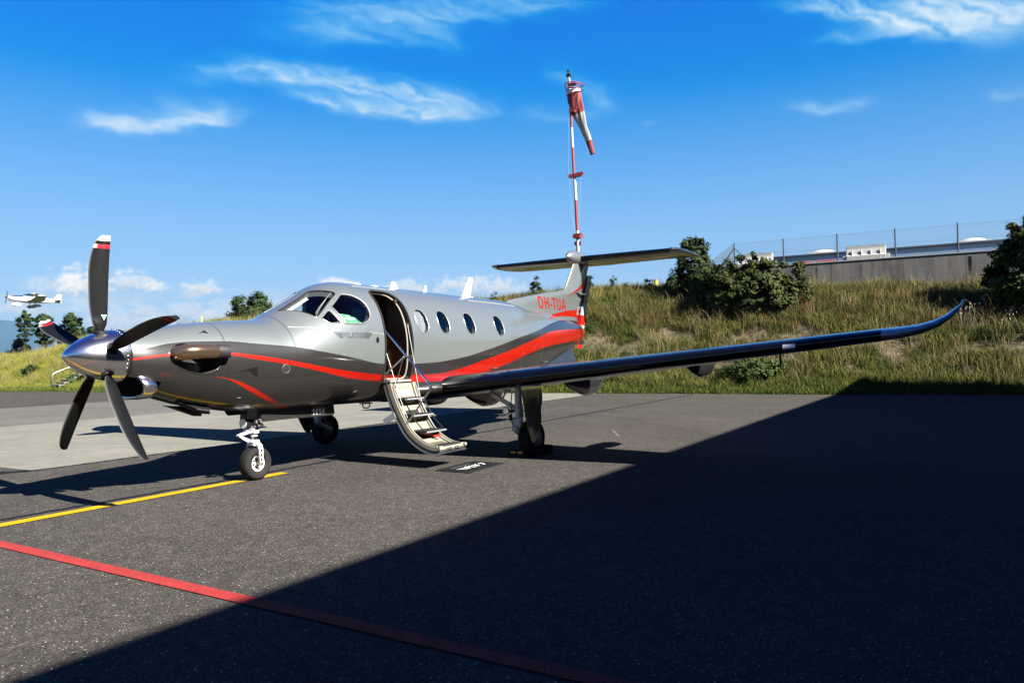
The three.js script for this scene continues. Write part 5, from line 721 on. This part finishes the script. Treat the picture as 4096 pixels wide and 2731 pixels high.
{
  const t = thing('warehouse', 'long low blue-grey metal warehouse with a dark eave behind the fence', 'warehouse', [56.6, 5, 0], .075), pan = [0, 1, 2].map((k) => matt([.105 + .006 * k, .18 + .006 * k, .275 + .006 * k], .6)), seam = std([.07, .09, .11], .6);
  part('wall', box(8, 4.06, 30, 4.12, 2.03, 10.4), seam, t);
  for (let k = 0; k < 24; k++) part('wall_panel', box(.05, 4.02, 1.228, .08, 2.03, -3.9 + k * 1.24, 0, 0, 0, .012), pan[k % 3], t);
  part('eave', box(8.2, .13, 30.4, 4.06, 4.13, 10.4), matt([.008, .014, .03], .8), t); part('roof', box(8.0, .05, 30.2, 4.06, 4.225, 10.4), matt([.1, .105, .11], .9), t);
  for (const z of [9.9, -.2]) { const d = part('skylight_dome', new THREE.SphereGeometry(1, 24, 10, 0, 6.3, 0, 1.57).scale(.8, .34, .95).translate(1.6, 4.36, z), std([.34, .34, .37], .35), t); part('kerb', box(1.7, .12, 2.1, 1.6, 4.36, z, 0, 0, 0, .02), MAT.whiteMatt, d); }
}
{ // small things on the crest
  const m = thing('marker_lamp', 'small yellow lamp with a red top on the bank crest left of the dark bushes', 'lamp', [35.15, terrain(35.15, -6) + .35, -6.0]); part('housing', rod([0, .24, 0], [0, .5, 0], .13, .12, 14), std([.42, .28, .01], .5), m); part('cap', rod([0, .5, 0], [0, .56, 0], .13, .1, 14), std([.28, .05, .01], .5), m); part('base', rod([0, -.4, 0], [0, .24, 0], .2, .14, 14), MAT.whiteMatt, m);
  const s = thing('leaning_stick', 'short white leaning stick on the crest just left of the dark bushes', 'stick', [35.5, terrain(35.5, -5.4), -5.35]); part('pole', rod([0, 0, .12], [-.02, .95, -.12], .025, .02, 8), MAT.whiteMatt, s); part('tip', new THREE.SphereGeometry(.028, 8, 6).translate(-.02, .95, -.12), MAT.whiteMatt, s);
  const y = thing('yellow_marker_post', 'slim yellow post standing on the crest above the nose cowling', 'post', [29.06, terrain(29.06, -37.65) - .1, -37.65]); part('post', rod([0, -.4, 0], [0, 1.0, 0], .055, .055, 12), std([.4, .33, .04], .5), y); part('cap', rod([0, 1.0, 0], [0, 1.04, 0], .06, .02, 12), std([.72, .6, .08], .5), y);
  const w = thing('wind_tee', 'small white winged wind indicator on a red foot, seen above the cabin roof', 'wind indicator', [33.35, terrain(33.35, -18.75) + .1, -18.75], -2.12);
  part('wing_board', outwardGeo(loft([[0, 0, 0, .34, .2], [-.75, .0, 0, .2, .2]].map(([x, , , c, th]) => Array.from({ length: 14 }, (_, j) => { const a = j / 14 * 6.283; return [x, .55 + c * .28 * Math.sin(a), c * Math.cos(a)]; })))), MAT.white, w); part('wing_board', outwardGeo(loft([[0, .34], [.5, .14]].map(([x, c]) => Array.from({ length: 14 }, (_, j) => { const a = j / 14 * 6.283; return [x, .57 + c * .4 * Math.sin(a), c * Math.cos(a)]; })))), MAT.white, w);
  part('body', outwardGeo(loft([[-.28, .1, .28], [-.05, .5, .12], [.05, .7, .05]].map(([x, y2, r]) => Array.from({ length: 12 }, (_, j) => { const a = j / 12 * 6.283; return [x + r * Math.cos(a), y2, r * .6 * Math.sin(a)]; })))), std([.2, .19, .14], .6), w); part('foot', M([box(.5, .12, .3, .32, .06, 0), box(.3, .3, .2, .3, .25, 0)]), std([.45, .06, .04], .6), w);
}
{ // steps up the bank on the left with a handrail, and a second rail at the top
  const t = thing('bank_steps', 'flight of weathered concrete steps climbing the grassy bank behind the propeller', 'steps', [21.9, .22, -43.1]), cm = std([.1, .097, .09], .9), tur = .06;
  for (let k = 0; k < 14; k++) { const x = .1 + k * .30, y = .14 + k * .165; part('step', box(.34, .09, 1.0, x, y + .05, .05 + k * .035, 0, 0, 0, .012), cm, t); part('riser', box(.05, .13, .98, x - .1, y - .05, .05 + k * .035), std([.14, .135, .12], .9), t); }
  const r = thing('lower_handrail', 'galvanised handrail with two posts beside the lower bank steps', 'handrail', [22.0, 0, -43.75]), gm = MAT.steel; part('rail', tube([[.02, .95, .02], [.05, 1.12, .02], [1.3, 1.68, .1], [2.4, 2.2, .1], [2.46, 2.15, .1]], .03, 40, 8), gm, r); part('post', rod([.06, .2, .02], [.06, 1.12, .02], .028), gm, r); part('post', rod([2.15, .9, .1], [2.15, 2.08, .1], .028), gm, r);
  const u = thing('upper_handrail', 'pale handrail at the top of the bank above the propeller blade', 'handrail', [26.7, 0, -41.6]); part('rail', tube([[-.6, 3.6, -.9], [.0, 4.33, 0], [.66, 4.8, 1.0], [.9, 4.8, 1.45], [.9, 4.4, 1.46]], .03, 40, 8), MAT.whiteMatt, u); part('post', rod([.62, 3.2, .95], [.62, 4.8, .95], .028), MAT.whiteMatt, u); part('post', rod([-.3, 2.9, -.45], [-.3, 3.95, -.45], .028), MAT.whiteMatt, u);
}
struct('taxiway', (() => { const g = ribbon([[33, -104], [43.5, -98.2], [52, -93]], 2.6, 0); const p = g.attributes.position; for (let i = 0; i < p.count; i++) p.setY(i, terrain(p.getX(i), p.getZ(i)) + .12); g.computeVertexNormals(); return g; })(), std([.11, .105, .1], .9));
// ---------------------------------------------------------------- trees and bushes
const leafMat = matt([1, 1, 1], .75, { vertexColors: true, specularIntensity: .3 }), bark = std([.07, .055, .04], .9);
// crown of many folded leaf faces gathered in clumps through a set of lobes [x, y, z, rx, ry, rz]
function crown(lobes, n, size, color, seed, clumps = 60, spread = .42, droop = 0) {
  const r = rng(seed), pos = [], col = [], idx = [], vol = lobes.map((l) => l[3] * l[4] * l[5]), sum = vol.reduce((a, b) => a + b, 0), cs = [];
  lobes.forEach((l, i) => { const k = Math.max(2, Math.round(clumps * vol[i] / sum)); for (let j = 0; j < k; j++) { const u = r() * 2 - 1, a = r() * 6.283, q = Math.cbrt(.25 + .75 * r()), s = Math.sqrt(1 - u * u); cs.push([l[0] + l[3] * q * s * Math.cos(a), l[1] + l[4] * q * u, l[2] + l[5] * q * s * Math.sin(a), spread * (.6 + .9 * r()), .75 + .5 * r(), l]); } });
  const d = new THREE.Vector3(), a = new THREE.Vector3(), b = new THREE.Vector3(), nn = new THREE.Vector3();
  for (let i = 0; i < n; i++) {
    const c = cs[Math.floor(r() * cs.length)], g = () => (r() + r() + r() - 1.5) / 1.5, x = c[0] + g() * c[3], y = c[1] + g() * c[3] * .75, z = c[2] + g() * c[3], l = c[5];
    nn.set((x - l[0]) / l[3] + g() * .9, (y - l[1]) / l[4] + .35 + g() * .9, (z - l[2]) / l[5] + g() * .9).normalize();
    d.set(g(), g() - droop, g()).cross(nn).normalize(); if (droop) d.y -= droop * .6; a.copy(d).normalize(); b.crossVectors(nn, a).normalize();
    const s = size * (.6 + .8 * r()), w = s * (.38 + .14 * r()), o = pos.length / 3, fold = .18 * s, sh = c[4] * (.7 + .6 * r()), ye = r() < .12 ? 1.35 : 1;
    for (const [p, q, f] of [[-.5, 0, 0], [0, -.5, 1], [.55, 0, 0], [0, .5, 1]]) { pos.push(x + a.x * p * s + b.x * q * w * 2 + nn.x * f * fold, y + a.y * p * s + b.y * q * w * 2 + nn.y * f * fold, z + a.z * p * s + b.z * q * w * 2 + nn.z * f * fold); col.push(color[0] * sh * ye, color[1] * sh * (ye > 1 ? 1.15 : 1), color[2] * sh); }
    idx.push(o, o + 1, o + 2, o, o + 2, o + 3);
  }
  const q = new THREE.BufferGeometry(); q.setAttribute('position', new THREE.Float32BufferAttribute(pos, 3)); q.setAttribute('color', new THREE.Float32BufferAttribute(col, 3)); q.setIndex(idx); q.computeVertexNormals(); return q;
}
function limbs(list, r0) { return M(list.map((p, i) => { const rr = r0 * (i ? .45 : 1), c = new THREE.CatmullRomCurve3(p.map(V)), g = new THREE.TubeGeometry(c, 14, 1, 7, false), q = g.attributes.position; for (let k = 0; k <= 14; k++) { const m = c.getPointAt(k / 14), s = rr * (1 - .72 * k / 14); for (let j = 0; j <= 7; j++) { const o = k * 8 + j; q.setXYZ(o, m.x + (q.getX(o) - m.x) * s, m.y + (q.getY(o) - m.y) * s, m.z + (q.getZ(o) - m.z) * s); } } return g; })); }
function plant(name, label, cat, at, lobes, n, size, color, seed, o = {}) {
  const t = thing(name, label, cat, at, 0, o.group), r = rng(seed + 500), br = [o.trunk ?? [[0, -.3, 0], [.02, lobes[0][1] * .55, .03], [lobes[0][0] * .6, lobes[0][1], lobes[0][2] * .6]]];
  for (const l of lobes) for (let k = 0; k < (o.limbs ?? 2); k++) { const y0 = (o.from ?? .25) * l[1]; br.push([[0, y0, 0], [l[0] * .5 + (r() - .5) * l[3] * .5, lerp(y0, l[1], .55), l[2] * .5 + (r() - .5) * l[5] * .5], [l[0] + (r() - .5) * l[3] * 1.3, l[1] + (r() - .2) * l[4] * .8, l[2] + (r() - .5) * l[5] * 1.3]]); }
  part('trunk', limbs(br, o.r ?? .06), bark, t); part('crown', crown(lobes, n, size, color, seed, o.clumps, o.spread, o.droop), leafMat, t); return t;
}
const GD = [0.0156, 0.0282, 0.0072], GM = [0.0258, 0.0348, 0.0066], GB = [0.0126, 0.0246, 0.0078];
const on = (x, z) => [x, terrain(x, z) - .05, z];
const shoots = (n, seed, x0, x1, y0, y1, z0, z1) => { const r = rng(seed); return Array.from({ length: n }, () => [lerp(x0, x1, r()), lerp(y0, y1, r()), lerp(z0, z1, r()), .09 + .06 * r(), .22 + .2 * r(), .09 + .06 * r()]); };
plant('dark_bush', 'tall dark green bush on the bank crest under the tip of the tailplane', 'bush', on(31.75, -2.75), [[0, 1.45, 0, .85, 1.1, .95], [-.1, .85, .3, .9, .8, 1.05], [.1, 2.4, .15, .42, .6, .46], [0, 2.1, -.55, .3, .5, .3], [-.2, .8, -.85, .7, .6, .5], ...shoots(9, 1, -.3, .4, 2.3, 2.95, -.75, .75)], 21000, .105, GD, 101, { r: .05, clumps: 210, spread: .27, limbs: 1 });
plant('wide_bush', 'wide olive green bush left of the concrete wall', 'bush', on(30.6, .15), [[0, 1.25, -.9, .95, 1.0, 1.1], [0, 1.2, .5, 1, 1.05, 1.2], [.1, .8, 1.75, .8, .75, 1.0], [-.15, .55, -.1, 1.05, .7, 2.2], [.1, 1.95, -.6, .4, .48, .5], [.1, 1.85, .75, .4, .5, .45], [.2, 1.85, .05, .35, .5, .4], [.2, 1.1, 2.4, .38, .55, .45], ...shoots(16, 2, -.3, .4, 1.7, 2.45, -1.6, 2.4)], 36000, .095, GM, 102, { r: .05, clumps: 380, spread: .26, limbs: 1 });
plant('edge_bush', 'tall leafy bush at the right edge in front of the wall', 'bush', on(31.4, 10.85), [[0, 2.1, .2, 1.0, 1.2, 1.05], [-.1, 1.2, -.4, .95, .95, 1.0], [.1, 3.1, .35, .55, .7, .6], [0, 1.35, -1.3, .5, .4, .6], [-.1, .6, .3, 1.2, .8, 1.7], [0, 2.1, -.85, .42, .4, .5], ...shoots(10, 3, -.4, .4, 2.4, 3.4, -1.2, .3)], 24000, .125, GM, 103, { r: .06, clumps: 240, spread: .3, limbs: 1 });
plant('small_bush', 'small dark bush on the crest just left of the tail fin', 'bush', on(32.0, -11.95), [[0, .55, 0, .38, .42, .4], [0, 1.0, -.05, .25, .32, .26], [0, .35, .3, .3, .3, .35]], 1300, .10, GD, 104, { clumps: 34, spread: .2, r: .03 });
plant('low_bush', 'low green bush at the foot of the bank below the wing', 'bush', on(26.2, 1.1), [[0, .5, -.4, .6, .5, .7], [0, .45, .5, .6, .45, .7], [-.2, .3, 0, .7, .35, 1.2]], 4200, .085, [0.0252, 0.0408, 0.0078], 105, { clumps: 80, spread: .26, r: .03 });
plant('round_tree', 'round dense dark green tree beyond the bank left of the windshield', 'tree', [46.4, terrain(46.4, -53.5), -53.5], [[0, 4.2, 0, 1.9, 1.35, 2.1], [.2, 4.7, .9, 1.1, .9, 1.1], [-.1, 4.5, -1.0, 1.1, .9, 1.1], [0, 3.1, 0, 2.0, 1.2, 2.4], [.3, 5.05, 1.1, .5, .6, .5]], 11000, .17, GD, 106, { r: .14, clumps: 110, spread: .5 });
plant('larch_tree', 'thin sparse conifer with bare lower trunk at far left under the flying airplane', 'tree', [55, terrain(55, -117), -117], [[0, 7.4, 0, .7, .5, .9], [0, 6.5, .2, 1.3, .3, 1.5], [0, 5.7, -.2, 1.2, .28, 1.6], [.1, 4.9, .2, 1.2, .28, 1.3], [0, 4.1, -.3, .9, .3, 1.1], [0, 3.3, .1, .6, .25, .8]], 2600, .26, GD, 107, { trunk: [[0, -.3, 0], [.03, 3, .05], [0, 6, -.04], [.02, 8, 0]], r: .16, clumps: 70, spread: .34, limbs: 2, from: .92, droop: .3 });
plant('spreading_tree', 'airy spreading tree with forked trunk beside the thin conifer', 'tree', [51.2, terrain(51.2, -103.6), -103.6], [[0, 5.9, .3, 1.3, .6, 1.6], [0, 4.9, -1.2, .8, .5, .9], [.2, 4.9, 1.5, .9, .55, 1.1], [0, 4.0, -1.0, .8, .35, .9], [0, 3.8, 1.1, .8, .5, .9], [0, 2.9, -.5, .8, .35, 1.2], [.1, 2.9, 1.2, .7, .4, .8], [0, 6.3, -.6, .7, .4, .7]], 4600, .24, GD, 108, { trunk: [[0, -.3, 0], [.1, 2, .1], [-.05, 4, .2], [.1, 6, .3]], r: .17, clumps: 85, spread: .4, limbs: 3, from: .5 });
plant('open_tree', 'open crowned tree behind the upper left propeller blade', 'tree', [50.5, terrain(50.5, -94.8), -94.8], [[0, 5.3, .1, 1.2, .8, 1.3], [0, 4.6, -1.1, .9, .7, .8], [.1, 4.3, 1.1, .9, .7, 1.0], [0, 6.1, .1, .6, .5, .8], [0, 3.6, .2, 1.2, .6, 1.6]], 4400, .24, GD, 109, { r: .16, clumps: 70, spread: .42, limbs: 3 });
plant('lone_tree', 'lower leafy tree right of the open crowned tree, behind the top blade', 'tree', [51, terrain(51, -90.2), -90.2], [[0, 3.8, .1, .9, .7, 1.3], [0, 3.1, -.6, .8, .6, .9], [0, 3.0, 1.0, .7, .5, .9], [0, 4.4, .2, .5, .35, .6], [0, 2.2, .2, .9, .7, 1.4]], 3600, .22, GB, 110, { r: .14, clumps: 60, spread: .42 });
plant('dark_thicket', 'dark thicket below the conifer at far left', 'bush', [52, terrain(52, -112.2), -112.2], [[0, 1.6, 0, 1.3, 1.5, 1.9], [0, .9, 1.6, 1, .9, 1.4], [0, .9, -1.5, 1, .9, 1.3], [.1, 3.0, -.3, .7, .8, .8]], 5200, .24, [0.018, 0.0288, 0.0096], 111, { clumps: 90, spread: .48 });
plant('blade_thicket', 'dark green thicket on the bank end behind the left propeller blade', 'bush', on(30.2, -56.3), [[0, .9, 0, .8, .95, .9], [0, 1.3, .5, .6, .7, .6], [0, .6, -.7, .7, .6, .7]], 3800, .14, GB, 112, { clumps: 70, spread: .34 });
plant('crest_thicket', 'light green thicket on the crest between the two upper blades', 'bush', on(31.4, -53.6), [[0, .7, 0, .7, .75, 1.4], [0, 1.1, -.6, .5, .55, .7], [0, 1.0, .9, .4, .5, .5]], 3000, .13, [0.033, 0.045, 0.0084], 113, { clumps: 60, spread: .32 });
plant('reddish_bush', 'reddish brown shrub between the thickets at left', 'bush', on(30.2, -58.6), [[0, .7, 0, .35, .6, .4], [0, 1.2, .1, .25, .35, .3]], 700, .12, [0.036, 0.021, 0.0096], 114, { clumps: 20, spread: .26 });
plant('slope_shrub', 'small dark shrub on the slope at the left edge', 'bush', on(23.2, -48.9), [[0, .4, 0, .45, .5, .55]], 900, .12, GB, 115, { clumps: 22, spread: .26 });
plant('step_shrub', 'low green shrub growing beside the bank steps', 'bush', on(23.3, -42.0), [[0, .35, 0, .4, .35, .4], [-.5, .2, -.6, .35, .25, .4]], 1100, .10, [0.024, 0.042, 0.0078], 116, { clumps: 28, spread: .22 });
[[45, -66.5, .9, 'feathery young tree seen above the curved right blade'], [44.8, -63, .7, 'low dark bush right of the curved blade tip']].forEach(([x, z, h, l], i) => plant('far_bush', l, 'bush', [x, terrain(x, z), z], [[0, 3.2 * h, 0, .8, 1 * h, 1.1], [0, 4.3 * h, .1, .45, .8 * h, .45]], 1600, .15, GB, 120 + i, { clumps: 36, spread: .34 }));

// ---------------------------------------------------------------- grasses
function tuft(n, h, spread, w, bend, seed, head = 0) {
  const r = rng(seed), pos = [], col = [], idx = [];
  for (let i = 0; i < n; i++) {
    const a = r() * 6.283, q = spread * Math.sqrt(r()), x = q * Math.cos(a), z = q * Math.sin(a), L = h * (.55 + .6 * r()), ba = r() * 6.283, bd = bend * (.2 + r()) * L, dx = Math.cos(ba) * bd, dz = Math.sin(ba) * bd, fa = r() * 3.14, wx = Math.cos(fa) * w / 2, wz = Math.sin(fa) * w / 2, o = pos.length / 3, t = .6 + .8 * r();
    pos.push(x - wx, 0, z - wz, x + wx, 0, z + wz, x + dx * .35 - wx * .8, L * .6, z + dz * .35 - wz * .8, x + dx * .35 + wx * .8, L * .6, z + dz * .35 + wz * .8, x + dx, L * (1 - .25 * bend), z + dz);
    for (const k of [.32, .32, .9, .9, 1.3]) col.push(t * k, t * k, t * k); idx.push(o, o + 1, o + 2, o + 1, o + 3, o + 2, o + 2, o + 3, o + 4);  // blade roots coloured dark, tips light: shade low in the tuft painted into vertex colours
    if (head) { const b = pos.length / 3, tx = x + dx, ty = L * (1 - .25 * bend), tz = z + dz, s = w * 1.8; pos.push(tx, ty - head * h, tz, tx - s, ty - head * h * .4, tz + s * .4, tx + s, ty - head * h * .4, tz - s * .4, tx + dx * .12, ty + head * h * .3, tz + dz * .12); for (let k = 0; k < 4; k++) col.push(t * 1.25, t * 1.15, t * 1.05); idx.push(b, b + 1, b + 2, b + 1, b + 3, b + 2); }
  }
  const g = new THREE.BufferGeometry(); g.setAttribute('position', new THREE.Float32BufferAttribute(pos, 3)); g.setAttribute('color', new THREE.Float32BufferAttribute(col, 3)); g.setIndex(idx); g.computeVertexNormals(); return g;
}
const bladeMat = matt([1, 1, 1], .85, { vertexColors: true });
function scatter(name, label, geo, n, seed, where) { // where(r) -> [x, z, scale, [r, g, b]] or null
  const r = rng(seed), mats = [], cols = [], m4 = new THREE.Matrix4(), e = new THREE.Euler(), q = new THREE.Quaternion();
  for (let i = 0; i < n; i++) { const w = where(r); if (!w) continue; const [x, z, s, c] = w; e.set((r() - .5) * .3, r() * 6.283, (r() - .5) * .3); m4.compose(new THREE.Vector3(x, terrain(x, z) - .02, z), q.setFromEuler(e), new THREE.Vector3(s, s * (.75 + .5 * r()), s)); mats.push(m4.clone()); cols.push(c); }
  const im = new THREE.InstancedMesh(geo, bladeMat, mats.length), c = new THREE.Color(); mats.forEach((m, i) => { im.setMatrixAt(i, m); im.setColorAt(i, c.setRGB(...cols[i])); }); im.name = name; im.castShadow = im.receiveShadow = true; scene.add(im); tag(im, label, 'grass', null, 'stuff');
}
const zr = (r) => lerp(-68, 13, r()), soilAt = (x, z, d) => sstep(.05, .3, fbm2(x * .55 + 9, z * .4, 4) + .55 * Math.exp(-(((d - 3.2) / 1.7) ** 2)) - .3) * (d < 8 ? 1 : 0) * (z > -25 ? .9 : .2);
const mixc = (a, b, t) => a.map((v, k) => lerp(v, b[k], t));
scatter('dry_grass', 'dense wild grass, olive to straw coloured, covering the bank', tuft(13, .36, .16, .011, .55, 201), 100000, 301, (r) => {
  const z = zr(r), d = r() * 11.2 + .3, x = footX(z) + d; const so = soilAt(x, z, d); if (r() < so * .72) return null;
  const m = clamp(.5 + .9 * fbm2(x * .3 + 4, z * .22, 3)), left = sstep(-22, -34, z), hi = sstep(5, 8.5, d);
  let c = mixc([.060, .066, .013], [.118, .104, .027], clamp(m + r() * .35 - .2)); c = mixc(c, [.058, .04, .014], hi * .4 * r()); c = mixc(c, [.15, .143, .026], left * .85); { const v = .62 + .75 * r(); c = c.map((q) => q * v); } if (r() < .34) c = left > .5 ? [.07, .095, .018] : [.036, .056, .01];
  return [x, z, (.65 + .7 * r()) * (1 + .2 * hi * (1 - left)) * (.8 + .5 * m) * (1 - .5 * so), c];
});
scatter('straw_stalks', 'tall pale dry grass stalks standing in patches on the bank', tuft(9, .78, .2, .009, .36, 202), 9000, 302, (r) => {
  const z = zr(r), d = 1 + r() * 8.6, x = footX(z) + d, p = fbm2(x * .45 - 8, z * .28 + 3, 3); if (p < .02 + .25 * r() || r() < soilAt(x, z, d) * .5) return null; return [x, z, .7 + .6 * r(), mixc([0.1178, 0.0899, 0.0341], [0.186, 0.1488, 0.0713], r())];
});
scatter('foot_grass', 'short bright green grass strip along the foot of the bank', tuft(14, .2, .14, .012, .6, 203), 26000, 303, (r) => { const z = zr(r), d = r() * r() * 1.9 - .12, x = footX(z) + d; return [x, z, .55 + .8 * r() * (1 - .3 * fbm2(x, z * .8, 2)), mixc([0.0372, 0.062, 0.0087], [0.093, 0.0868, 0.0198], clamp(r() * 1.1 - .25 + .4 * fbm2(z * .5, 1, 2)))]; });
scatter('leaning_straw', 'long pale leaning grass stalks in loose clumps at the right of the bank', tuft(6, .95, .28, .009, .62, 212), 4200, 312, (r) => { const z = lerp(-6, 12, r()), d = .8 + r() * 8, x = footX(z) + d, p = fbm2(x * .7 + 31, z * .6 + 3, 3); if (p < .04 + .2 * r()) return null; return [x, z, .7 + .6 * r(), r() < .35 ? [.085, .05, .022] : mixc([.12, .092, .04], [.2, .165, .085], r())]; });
scatter('brown_grass', 'reddish brown seeding grass high on the bank at right', tuft(12, .5, .2, .01, .5, 213), 7500, 313, (r) => { const z = lerp(-14, 12.5, r()), d = 4.4 + r() * 4.6, x = footX(z) + d; if (fbm2(x * .4 - 12, z * .3, 3) < -.02 + .22 * r() - .2 * sstep(2, 10, z)) return null; return [x, z, .7 + .6 * r(), mixc([.06, .036, .014], [.10, .075, .03], r())]; });
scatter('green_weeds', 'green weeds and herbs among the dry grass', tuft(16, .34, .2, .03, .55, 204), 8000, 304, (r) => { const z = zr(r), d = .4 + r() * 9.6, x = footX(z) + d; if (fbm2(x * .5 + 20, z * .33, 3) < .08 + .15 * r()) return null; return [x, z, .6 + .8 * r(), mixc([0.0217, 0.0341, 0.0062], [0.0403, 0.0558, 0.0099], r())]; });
scatter('crest_weeds', 'ragged tall weeds along the crest of the bank', tuft(7, .6, .12, .02, .3, 205), 2400, 305, (r) => { const z = lerp(-60, -2, r()), d = 7.6 + r() * 1.6, x = footX(z) + d; if (fbm2(z * .8, 2, 3) < -.05 + .3 * r()) return null; return [x, z, .5 + .7 * r(), mixc([0.0217, 0.0341, 0.0074], [0.062, 0.0527, 0.0198], r())]; });
scatter('white_yarrow', 'scattered white flower heads on the bank at right', tuft(5, .7, .16, .012, .2, 206, .07), 20, 306, (r) => { const z = lerp(8.2, 11.5, r()), d = 3.6 + r() * 3.6, x = footX(z) + d; return [x, z, .8 + .5 * r(), [0.186, 0.186, 0.1612]]; });
scatter('field_crop', 'row of tall green crop beyond the taxiway at far left', tuft(10, 1.35, .4, .07, .35, 207), 2600, 307, (r) => { const t = r() * 40 - 26, k = r() * 14; return [53 + .58 * t + k * .6, -119 + .98 * t - k * .6 * .6, .8 + .4 * r(), mixc([0.0279, 0.0527, 0.0112], [0.0496, 0.0806, 0.0186], r())]; });
for (const [z, d, h, s, l] of [[-8.6, 7.9, 1.15, 131, 'spindly weed on the crest right of the fin'], [-7.4, 8, .95, 132, 'spindly weed on the crest between fin and lamp, left one'], [-6.6, 7.9, .55, 133, 'small weed on the crest between fin and lamp, right one'], [-5.4, 7.9, .75, 134, 'leafy weed on the crest left of the yellow lamp'], [-14.3, 7.6, .8, 135, 'thin dry weed on the crest left of the small bush'], [-19.2, 7.7, .7, 136, 'dark dock stalk on the crest beside the roof antenna']]) {
  const x = footX(z) + d; plant('tall_weed', l, 'weed', on(x, z), [[0, h * .75, 0, .12, h * .28, .22], [0, h * .35, .05, .15, h * .25, .2]], 260, .075, s === 136 ? [0.0372, 0.0217, 0.0124] : GD, s, { r: .012, clumps: 16, spread: .12, limbs: 3, trunk: [[0, -.1, 0], [.03, h * .5, .04], [0, h, -.02]] });
}
renderer.render(scene, camera);
